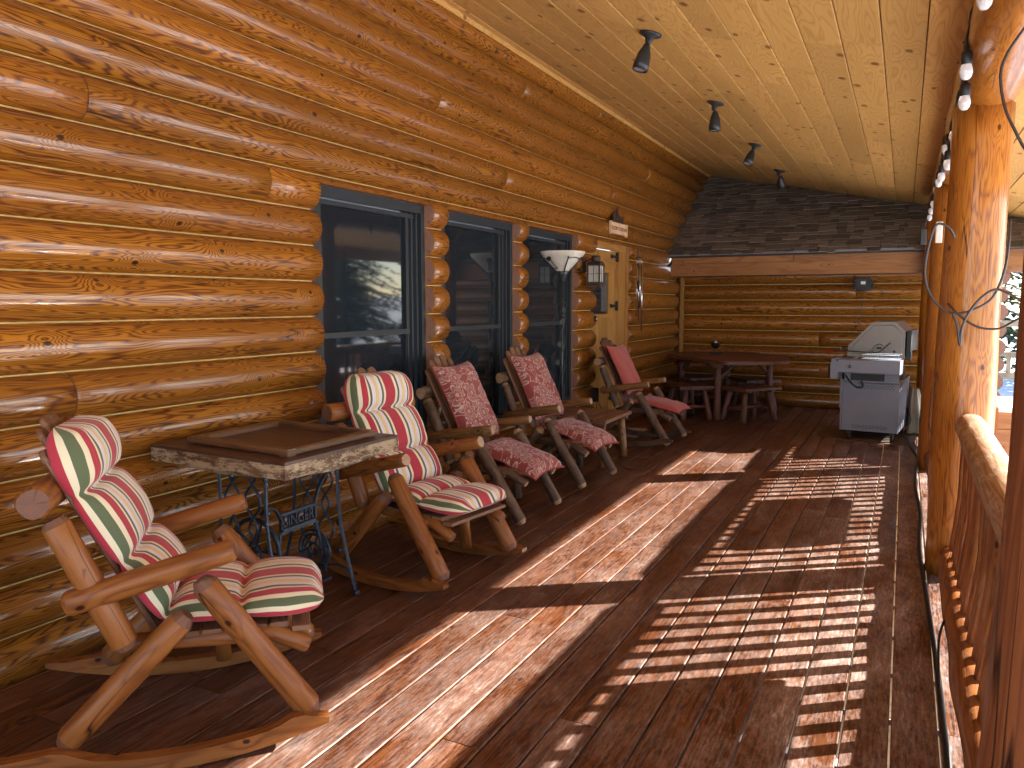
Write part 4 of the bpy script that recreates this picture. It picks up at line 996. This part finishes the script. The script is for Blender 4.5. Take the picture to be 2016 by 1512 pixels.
m = MB(); m.tube(smooth_path([(-.26, -.01, .72), (-.2, -.04, .64), (-.13, -.04, .59), (-.08, -.03, .60), (-.10, -.02, .66)]), .008, 8); m.build('gas_hose', 'black', gr)
# things on the shelf
def on_grill(o): 
    o.location = (-.285, 9.15, 0); o.rotation_euler = (0, 0, -.10)
rk = MB()
for i in range(15): rk.tube([(-.06+i*.024, -.25, .925), (-.06+i*.024, -.02, .925)], .0022, 5); rk.tube([(-.06+i*.024, -.25, .925), (-.06+i*.024, -.25, .965)], .002, 5)
for y in (-.25, -.17, -.09, -.02): rk.tube([(-.07, y, .923), (.29, y, .923)], .003, 5)
rk.tube([(-.07, -.25, .965), (.29, -.25, .965)], .003, 5); rk.tube([(-.07, -.02, .965), (.29, -.02, .965)], .003, 5)
on_grill(rk.build('wire_rack', 'chrome', None, label='bright wire rack basket lying on the grill side shelf', category='wire rack'))
sp = MB(); sp.tube(smooth_path([(-.36, -.20, .985), (-.2, -.20, .992), (-.05, -.20, .985), (.06, -.2, .985), (.10, -.2, 1.0)]), [.012]*32+[.009], 8, flat=.5)
sp.box((.145, -.2, 1.045), (.012, .08, .12), Matrix.Rotation(.75, 3, 'Y')); on_grill(sp.build('grill_spatula', 'black', None, label='dark long-handled spatula resting across the wire rack', category='spatula'))
sk = MB(); sk.tube([(-.46, -.12, .975), (-.27, -.14, .983)], .008, 8); on_grill(sk.build('red_skewer', 'red', None, label='thin red-handled tool sticking out left of the grill shelf', category='grill tool'))
mt = MB(); mt.poly(rnd([(-.86, 9.42), (-.66, 9.12), (-.05, 9.02), (.10, 9.1), (.12, 10.25), (-.70, 10.3)], .12), .001, .008); mt.build('grill_mat', 'mat', None, label='tan mat lying under the gas grill', category='mat')
# fire extinguisher and canvas cloth behind the grill
fe = thing('fire_extinguisher', 'red fire extinguisher standing behind the grill by the far post', 'fire extinguisher', (.115, 10.6, 0))
m = MB(); m.lathe([(0, 0), (.055, 0), (.06, .01), (.06, .36), (.05, .40), (.02, .43), (.02, .45), (0, .45)], 20); m.build('cylinder', 'red', fe)
m = MB(); m.tube([(0, 0, .45), (0, 0, .48)], .022, 10); m.box((-.02, 0, .50), (.09, .02, .015)); m.box((-.02, 0, .475), (.08, .02, .012)); m.build('valve', 'steel', fe)
m = MB(); m.tube(smooth_path([(.03, 0, .46), (.09, 0, .42), (.085, 0, .25), (.07, 0, .15)]), .009, 8); m.build('hose', 'black', fe)
cc = MB(); P = []
for i in range(15):
    t_ = i/14; row = []
    for j in range(29):
        a = 2*PI*j/28; r0 = .045+.085*t_; r0 *= 1+.30*math.sin(a*5+t_*2)+.10*math.sin(a*9+3*t_)
        row.append((.145+r0*.8*math.cos(a)+.05*t_, 9.98+r0*1.3*math.sin(a), .52-.50*t_+.01*math.sin(a*3)))
    P.append(row)
cc.grid(P, [[(p[0], p[2]) for p in r] for r in P]); cc.build('canvas_cover', 'cloth', None, label='crumpled beige canvas hanging behind the right side of the grill', category='canvas cover')

# ------------------------------------------------------------ floor lamp
lp = thing('floor_lamp', 'tall iron floor lamp with twisted vine stem and cream bowl shade', 'floor lamp', (-2.84, 6.62, 0))
m = MB(); m.lathe([(0, 0), (.14, 0), (.14, .015), (.05, .04), (.02, .07), (0, .07)], 24); m.build('base', 'spot', lp)
m = MB(); m.tube([(0, 0, .06), (0, 0, 1.76)], .011, 10); m.tube([(0, 0, 1.38), (0, 0, 1.40)], .016, 10); m.lathe([(.012, 1.70), (.03, 1.71), (.03, 1.735), (.045, 1.76), (.055, 1.79), (.05, 1.80), (0, 1.80)], 18); m.build('pole', 'spot', lp)
m = MB(); m.lathe([(.045, 1.79), (.07, 1.81), (.13, 1.875), (.185, 1.93), (.207, 1.965), (.208, 1.975), (.200, 1.975), (.178, 1.94), (.12, 1.885), (.04, 1.80)], 40); m.build('lamp_shade', 'bowl', lp)
m = MB()
for ph in (0, PI): m.tube([(.026*math.cos(ph+z*14), .026*math.sin(ph+z*14), z) for z in [.5+i*.02 for i in range(48)]], .0045, 6)
m.tube(smooth_path([(.0, -.05, 1.28), (-.02, -.08, 1.45), (.02, -.07, 1.52), (.03, .01, 1.5), (.02, .06, 1.42)]), .003, 6)
for k in range(3):                                        # cradle arms and scrolls round the shade
    a = 2*PI*k/3-.9; ca, sa = math.cos(a), math.sin(a)
    m.tube(smooth_path([(ca*.05, sa*.05, 1.785), (ca*.12, sa*.12, 1.85), (ca*.19, sa*.19, 1.905), (ca*.20, sa*.20, 1.925)]), .006, 6)
    b = a+1.05; m.tube(smooth_path([(math.cos(a+.0)*.192, math.sin(a)*.192, 1.905), (math.cos(a+.5)*.182, math.sin(a+.5)*.182, 1.915), (math.cos(b)*.160, math.sin(b)*.160, 1.893), (math.cos(b+.1)*.118, math.sin(b+.1)*.118, 1.85), (math.cos(b+.25)*.09, math.sin(b+.25)*.09, 1.82), (math.cos(b-.25)*.09, math.sin(b-.25)*.09, 1.822)]), .004, 6)
m.build('vine_scroll', 'spot', lp)
def leaf(c, n_, L=.06, wd=.022):
    c = Vector(c); n_ = Vector(n_).normalized(); sidev = n_.cross(Vector((0, 0, 1))).normalized(); up = Vector((0, 0, 1))
    m = MB(); pts = [(0, -.5), (.5, -.15), (.42, .2), (0, .6), (-.42, .2), (-.5, -.15)]
    m.poly([(x*wd*2, y*L) for x, y in pts], -.0015, .0015, lambda x, y, z: tuple(c+sidev*x+up*y+n_*z)); m.build('leaf', 'black', lp)
for k, (z, s_) in enumerate([(1.44, .05), (1.33, .035), (1.12, .03), (.95, .035)]): leaf((.03*math.cos(k), -.03, z), (.5, -1, .2))
for k in range(3):
    a = 2*PI*k/3+.15; leaf((.178*math.cos(a), .178*math.sin(a), 1.905), (math.cos(a), math.sin(a), -.7), .05, .03)

# ------------------------------------------------------------ wall lantern, sign, chime, doorbell, outlet box
ln = thing('wall_lantern', 'bronze wall lantern with gridded glass left of the door', 'lantern', (-2.93, 7.72, 1.66))
m = MB(); h = .062
m.box((0, 0, .008), (.15, .15, .016)); m.box((0, 0, .045), (.146, .146, .04)); m.box((0, 0, .245), (.146, .146, .022))
for sx in (-1, 1):
    for sy in (-1, 1): m.box((sx*.065, sy*.065, .14), (.014, .014, .20))
    m.box((sx*.067, 0, .15), (.004, .13, .004)); m.box((0, sx*.067, .15), (.13, .004, .004)); m.box((sx*.067, 0, .15), (.004, .004, .18)); m.box((0, sx*.067, .15), (.004, .004, .18))
m.box((0, 0, .27), (.15, .15, .03), taper=.7); m.lathe([(.048, .28), (.05, .325), (.045, .34), (0, .34)], 18)
m.tube([(.025*math.cos(a), 0, .365+.025*math.sin(a)) for a in [2*PI*i/16 for i in range(16)]], .003, 6, closed=True, caps=False); m.build('lantern_frame', 'bronze', ln)
m = MB(); m.box((0, 0, .148), (.122, .122, .17)); m.build('lantern_glass', 'lglass', ln)
m = MB(); m.box((-.145, 0, .24), (.025, .11, .16), bev=.02, long=0); m.tube(smooth_path([(-.135, 0, .26), (-.08, 0, .30), (-.03, 0, .30)]), .009, 8); m.build('wall_bracket', 'bronze', ln)
sg = thing('welcome_sign', 'small pale wooden welcome sign with rusty metal bird cutouts above the door', 'sign', (-3.045, 8.76, 2.37))
m = MB(); m.box((0, 0, 0), (.02, .56, .13), long=1); m.box((0, -.28, 0), (.03, .02, .15)); m.box((0, .28, 0), (.03, .02, .15)); m.build('board', 'signwood', sg)
text_mb('WELCOME TO OUR HOME', .062, 'signtext', 'lettering', sg, (.0115, 0, -.002), (PI/2, 0, PI/2), .001, .80)
m = MB()
cut = [(-.20, .06), (-.19, .10), (-.21, .15), (-.185, .19), (-.14, .16), (-.13, .21), (-.115, .16), (-.10, .12), (-.07, .17), (-.055, .26), (-.035, .20), (-.02, .28), (-.005, .18), (.03, .15), (.035, .12), (.05, .08), (.11, .07), (.13, .11), (.12, .15), (.21, .17), (.17, .13), (.175, .10), (.2, .06)]
m.poly(cut[::-1], -.002, .002, lambda a, b, c: (c, a, b)); m.build('cutout', 'bronze', sg)
wc_ = thing('wind_chime', 'long silver tube wind chime hanging on the log wall right of the door', 'wind chime', (-2.985, 9.40, 1.9))
m = MB(); m.tube(smooth_path([(-.085, -.03, .26), (-.03, -.03, .285), (.0, -.02, .26), (0, 0, .18)]), .004, 6); m.tube([(0, 0, .16), (0, 0, .172)], .05, 14)
m.box((0, -.06, .16), (.006, .02, .20), Matrix.Rotation(.15, 3, 'X')); m.poly([(-.05, -.22), (.03, -.26), (.04, -.14), (0, -.10), (-.06, -.13)], -.002, .002, lambda a, b, c: (c-.01, a, b)); m.build('hanger', 'spot', wc_)
for k in range(6):
    a = 2*PI*k/6; q = MB(); L = [.85, .78, .72, .66, .6, .55][k]; x, y = .035*math.cos(a), .035*math.sin(a)
    q.tube([(x, y, .15), (x, y, .10)], .001, 4); q.tube([(x, y, .10-.05*(k % 2)), (x, y, .10-L)], .008, 8); q.build('chime_tube', 'chrome', wc_)
db = MB(); db.box((0, 0, 0), (.02, .045, .06), bev=.006, long=0); dbo = db.build('doorbell', 'black', None, label='small black doorbell on the log end left of the door', category='doorbell'); dbo.location = (-3.055, 8.06, 1.33)
m = MB(); m.tube([(.01, 0, 0), (.014, 0, 0)], .012, 12); m.build('button', 'wax', dbo)
ob = MB(); ob.box((0, 0, 0), (.07, .09, .15), bev=.01, long=2); o = ob.build('outlet_box', 'black', None, label='dark outlet box with cords on the wall behind the salmon chair', category='outlet box'); o.location = (-3.03, 7.99, .49)
c = MB(); c.tube(smooth_path([(-3.0, 8.0, .42), (-2.95, 8.03, .30), (-2.97, 8.1, .15), (-2.9, 8.05, .03), (-2.7, 7.7, .008), (-2.5, 7.4, .008)]), .004, 6); c.tube(smooth_path([(-3.0, 7.97, .42), (-2.96, 7.9, .25), (-2.9, 7.85, .1), (-2.8, 7.9, .008)]), .004, 6)
c.build('power_cord', 'cord', None, label='thin dark cords trailing from the outlet box to the deck', category='cord')
c = MB(); c.tube(smooth_path([(-2.306, 7.12, .006), (-2.28, 6.98, .006), (-2.292, 6.79, .006), (-2.19, 6.60, .006), (-2.083, 6.60, .006), (-2.06, 6.83, .006), (-2.107, 7.07, .006), (-2.2, 7.07, .006), (-2.224, 6.93, .006), (-2.2, 6.9, .006)]), .004, 6)
c.build('cord', 'cord', None, label='dark cord lying in a heart shaped loop by the side table', category='cord')
pp = MB(); pp.box((-2.78, 8.55, .0025), (.26, .62, .003), Matrix.Rotation(.1, 3, 'Z')); pp.build('cardboard_sheet', 'paper', None, label='flat pale cardboard sheet on the deck under the salmon chair', category='cardboard')

# ------------------------------------------------------------ ceiling spotlights
tilt = [(.25, -.12), (.02, .05), (.25, -.35), (-.1, .45)]
slab = ['ceiling spotlight nearest the camera', 'second ceiling spotlight from the camera, pointing straight down', 'third ceiling spotlight from the camera, tilted to the wall', 'farthest ceiling spotlight, its lens turned to the camera']
for (y, (ty, tx), lab) in zip((5.18, 7.17, 9.21, 11.13), tilt, slab):
    t = thing('ceiling_spotlight', 'dark metal '+lab, 'spotlight', (-1.598, y, 3.289), 0, 'spotlights along the porch ceiling')
    m = MB(); m.lathe([(0, 0), (.078, 0), (.075, -.012), (.03, -.028), (.02, -.06), (.012, -.07), (0, -.07)], 24, R=Rc); m.build('mount', 'spot', t)
    R4 = Matrix.Rotation(ty, 3, 'Y') @ Matrix.Rotation(tx, 3, 'X'); m = MB()
    m.lathe([(0, -.07), (.022, -.075), (.03, -.10), (.045, -.14), (.052, -.20), (.053, -.245), (.047, -.245), (.04, -.22)], 20, R=R4); m.build('lamp_head', 'spot', t)
    m = MB(); m.lathe([(.047, -.238), (.02, -.232), (0, -.23)], 20, R=R4); m.build('lens', 'lens', t)

# ------------------------------------------------------------ flood lamp on the end wall
fl = thing('work_light', 'black finned work light with white label hung on the end log wall', 'work light', (-.52, 11.60, 1.78))
m = MB(); m.box((0, 0, 0), (.17, .05, .13), bev=.01, long=1); m.box((0, .02, -.02), (.20, .04, .16)); m.build('housing', 'black', fl)
for i in range(7): m = MB(); m.box((-.09+i*.03, -.005, -.10), (.005, .05, .04)); m.build('cooling_fin', 'spot', fl)
m = MB(); m.box((0, -.0265, 0), (.06, .003, .04)); m.build('sticker', 'white', fl)
m = MB(); m.tube(smooth_path([(-.11, 0, -.09), (-.125, 0, 0), (-.12, .01, .09), (-.09, .02, .12), (.05, .03, .13), (.08, .03, .125)]), .008, 8); m.tube(smooth_path([(.10, .01, -.09), (.125, .01, -.04), (.12, .0, .03)]), .008, 8); m.build('bracket', 'black', fl)
m = MB(); m.tube(smooth_path([(0, -.01, -.1), (.01, 0, -.2), (-.01, .06, -.35), (-.03, .09, -.55), (-.04, .09, -.75), (.0, .05, -.95)]), .005, 6); m.build('cord', 'cord', fl)

# ------------------------------------------------------------ string lights, cables, hose
bulbs = [(.2, 3.284, 2.56), (.19, 4.0, 2.50), (.205, 4.30, 2.435), (.2, 5.05, 2.42), (.2, 5.68, 2.365), (.2, 6.2, 2.55), (.2, 6.79, 2.448), (.2, 7.35, 2.48), (.2, 7.97, 2.50), (.2, 8.72, 2.463), (.2, 9.38, 2.463), (.2, 9.94, 2.45)]
sn = thing('string_lights', 'black cable of clear glass bulbs strung along the roof beam', 'string lights')
for (x, y, z) in bulbs:
    b = MB(); b.lathe([(0, -.030), (.012, -.028), (.022, -.016), (.0265, 0), (.026, .015), (.020, .034), (.018, .038)], 16, (x, y, z)); bo = b.build('bulb', 'bulb', sn)
    k = MB(); k.lathe([(.019, .034), (.023, .04), (.023, .085), (.020, .09), (.009, .10), (.007, .15), (0, .15)], 14, (x, y, z)); k.build('socket', 'black', bo)
cbl = [(.19, 1.8, 2.60), (.18, 2.5, 2.66)]
for (x, y, z) in bulbs: cbl += [(x-.004, y-.05, z+.15), (x-.004, y+.12, z+.15)]
cbl += [(.17, 10.02, 2.45), (.16, 10.05, 2.35)]
c = MB(); c.tube(smooth_path(cbl, 5), .0055, 8); c.tube([(p[0]+.008*math.sin(i*1.3), p[1], p[2]+.008*math.cos(i*1.3)) for i, p in enumerate(smooth_path(cbl, 5))], .004, 6); c.build('cable', 'black', sn)
c = MB(); c.box((.15, 10.05, 2.25), (.07, .05, .17), bev=.012, long=2); c.build('plug_box', 'spot', sn)
def pipe(name, mat, lab, cat, pts, r, closed=False):
    m = MB(); m.tube(smooth_path(pts, 8), r, 8); return m.build(name, mat, None, label=lab, category=cat)
pipe('cable_loop', 'wire', 'dark cable loop hanging around the thick orange post', 'cable', [(.215, 4.66, 1.84), (.19, 4.63, 1.885), (.141, 4.62, 1.912), (.115, 4.62, 1.882), (.094, 4.62, 1.784), (.085, 4.62, 1.679), (.096, 4.62, 1.599), (.133, 4.62, 1.52), (.192, 4.62, 1.461), (.257, 4.62, 1.449), (.323, 4.62, 1.472), (.388, 4.62, 1.519), (.423, 4.62, 1.596), (.445, 4.63, 1.697), (.455, 4.66, 1.824), (.46, 4.72, 1.925)], .0065)
pipe('grey_cable', 'wire', 'stiff grey cable end curling down in front of the orange post', 'cable', [(.222, 4.60, 1.451), (.245, 4.6, 1.389), (.264, 4.6, 1.284), (.267, 4.6, 1.363), (.29, 4.6, 1.441), (.341, 4.6, 1.524), (.405, 4.6, 1.57), (.472, 4.6, 1.544), (.53, 4.6, 1.50)], .0065)
pipe('brown_cable', 'cord', 'brown cable sagging between the orange post and the near post', 'cable', [(.20, 4.64, 1.50), (.233, 4.62, 1.462), (.281, 4.62, 1.415), (.351, 4.62, 1.376), (.429, 4.62, 1.372), (.482, 4.6, 1.404), (.56, 4.5, 1.47)], .006)
pipe('beam_cord', 'cord', 'thin brown cord looped below the roof beam above the near post', 'cord', [(.37, 3.2, 2.51), (.34, 3.2, 2.46), (.300, 3.2, 2.40), (.268, 3.2, 2.34), (.256, 3.2, 2.276), (.274, 3.2, 2.173), (.311, 3.2, 2.084), (.345, 3.2, 2.02), (.37, 3.1, 1.98)], .005)
pipe('black_hose', 'black', 'thick black hose snaking along the deck edge under the railing', 'hose', [(.10, 9.6, .012), (.133, 8.88, .012), (.177, 8.31, .012), (.152, 7.54, .012), (.148, 6.9, .012), (.170, 6.08, .012), (.155, 5.52, .012), (.152, 5.06, .012), (.165, 4.51, .012), (.178, 4.0, .012), (.187, 3.6, .012), (.19, 3.30, .014), (.192, 3.0, .014), (.195, 2.75, .014), (.19, 2.4, .014), (.185, 1.9, .014)], .0115)
pipe('hose_branch', 'black', 'thin black tube joining the hose beside the bottom rail', 'cable', [(.19, 3.28, .02), (.187, 3.38, .07), (.19, 3.5, .13), (.215, 3.66, .15), (.25, 3.74, .15)], .005)
pipe('power_cord', 'cord', 'black cords lying on the deck behind the grill', 'cord', [(.05, 9.9, .35), (.12, 9.75, .18), (.05, 9.65, .08), (.1, 9.4, .01), (.16, 9.2, .008), (.18, 8.9, .008)], .005)
pipe('post_wire', 'cord', 'short thin wire hanging from the far side of the orange post', 'wire', [(.172, 4.80, 1.12), (.160, 4.79, 1.05), (.150, 4.78, .95), (.148, 4.78, .85), (.165, 4.78, .78)], .003)
sb = MB(); sb.box((0, 0, 0), (.055, .03, .18), bev=.008, long=2); o = sb.build('sensor_box', 'white', None, label='small white sensor box fixed to the third post', category='sensor'); o.location = (.235, 7.745, 2.115)

# ------------------------------------------------------------ yard
hs = MB(); hs.box((0, 0, .40), (.46, .9, .16)); hs.box((-.02, 0, .235), (.40, .86, .155)); 
hb = hs.build('cedar_box', 'fascia', None, label='orange cedar box with snowy lid standing just outside the far railing', category='box'); hb.location = (.80, 8.95, 0)
m = MB(); m.box((0, 0, .51), (.50, .98, .05)); m.build('lid', 'snow', hb)
m = MB()
for k in range(4): m.box((.15 if k % 2 else -.19, .35 if k > 1 else -.35, -.32), (.08, .08, .95))
m.build('leg', 'rail', hb)
fc = thing('yard_fence', 'pale wooden fence with vertical balusters across the snowy yard', 'fence', (0, 21, 0))
m = MB(); zb = gz(3, 21)
m.box((3.5, 0, zb+1.75), (7, .12, .14)); m.box((3.5, 0, zb+.55), (7, .12, .14)); m.box((3.5, 0, zb+1.05), (7, .09, .10)); m.build('rail', 'fencewood', fc)
for i in range(24):
    m = MB(); m.tube([(.1+i*.30, 0, zb+.5), (.1+i*.30, 0, zb+1.08)], .05, 8); m.build('baluster', 'fencewood', fc)
for i in range(4):
    m = MB(); m.tube([(.3+i*2.2, .02, zb-.2), (.3+i*2.2, .02, zb+2.9)], .09, 10); m.build('post', 'fencewood', fc)

def conifer(seed, H, R0, lift=.6):
    rnd_ = random.Random(seed); f = MB(); tr_ = MB()
    tr_.tube([(0, 0, -.3), (0, 0, H*.5), (.02, 0, H)], [.018*H+.03, .011*H, .012], 8, wob=.02)
    z = lift
    while z < H-.15:
        fr_ = (z-lift)/(H-lift); R = R0*(1-fr_)**.85*(1+.12*math.sin(z*5+seed)); nb = int(9+6*(1-fr_))
        for b in range(nb):
            a = rnd_.uniform(0, 2*PI); L = R*rnd_.uniform(.65, 1.15); dz = -L*rnd_.uniform(.18, .42)
            d = Vector((math.cos(a), math.sin(a), 0)); sd = Vector((-d.y, d.x, 0)); z_ = z+rnd_.uniform(-.12, .12)
            nseg = max(3, int(L/.22)); tn = rnd_.uniform(.6, 1.35)
            for k in range(nseg):
                t0 = (k+.2)/nseg; c0 = d*L*t0+Vector((0, 0, z_+dz*t0**1.3))
                for sg in (-1, 1):
                    l2 = (.20+.28*(1-t0))*min(1, L)*rnd_.uniform(.7, 1.3); e = c0+(d*.55+sd*sg*rnd_.uniform(.6, 1))*l2+Vector((0, 0, -l2*rnd_.uniform(.05, .5)))
                    w_ = .055*rnd_.uniform(.7, 1.5); up = Vector((0, 0, 1))*w_*rnd_.uniform(.2, 1)
                    i0 = f.add([c0-d*w_, c0+d*w_*1.2+up*.3, e+d*w_*.3, e-d*w_*.5-up*.4])
                    f.face((i0, i0+1, i0+2, i0+3), ((0, 0), (1, 0), (1, 1), (0, 1)), 0, tn)
                i0 = f.add([c0-sd*.04, c0+sd*.04, c0+d*L/nseg*1.1+Vector((0, 0, dz/nseg))])
                f.face((i0, i0+1, i0+2), ((0, 0), (1, 0), (1, 1)), 0, tn*.8)
        z += .20+.10*(1-fr_)
    return f.mesh('crown', 'needles'), tr_.mesh('trunk', 'trunk')
kinds = [conifer(1, 11.5, 2.5, .8), conifer(2, 8.0, 1.9, .4), conifer(5, 14, 2.9, 1.5)]
spots = [(8.6, 16.6, 0, 'tall dense spruce closest to the far end of the porch'), (13.5, 24.5, 2, 'tall spruce behind the yard fence, right side'), (9.5, 27.0, 1, 'small spruce beyond the yard fence'), (4.4, 25.5, 1, 'small spruce right behind the yard fence'),
         (19, 25, 2, 'big spruce far out to the right of the yard'), (22, 28, 0, 'spruce at the back of the snowy yard'), (2.0, 30, 0, 'tall spruce standing beyond the wing corner'), (28, 36, 2, 'farthest big spruce on the snowy slope'), (16, 36, 2, 'big spruce at the far edge of the yard'), (26, 3, 0, 'spruce standing far right, level with the railings'), (13, 31, 1, 'small spruce between the big far ones')]
for i, (x, y, k, lab) in enumerate(spots):
    t = thing('spruce_tree', lab, 'tree', (x, y, gz(x, y)), i*1.3, 'spruces in the snowy yard')
    for nm, me in (('crown', kinds[k][0]), ('trunk', kinds[k][1])):
        o = bpy.data.objects.new(nm, me); S.collection.objects.link(o); o.parent = t
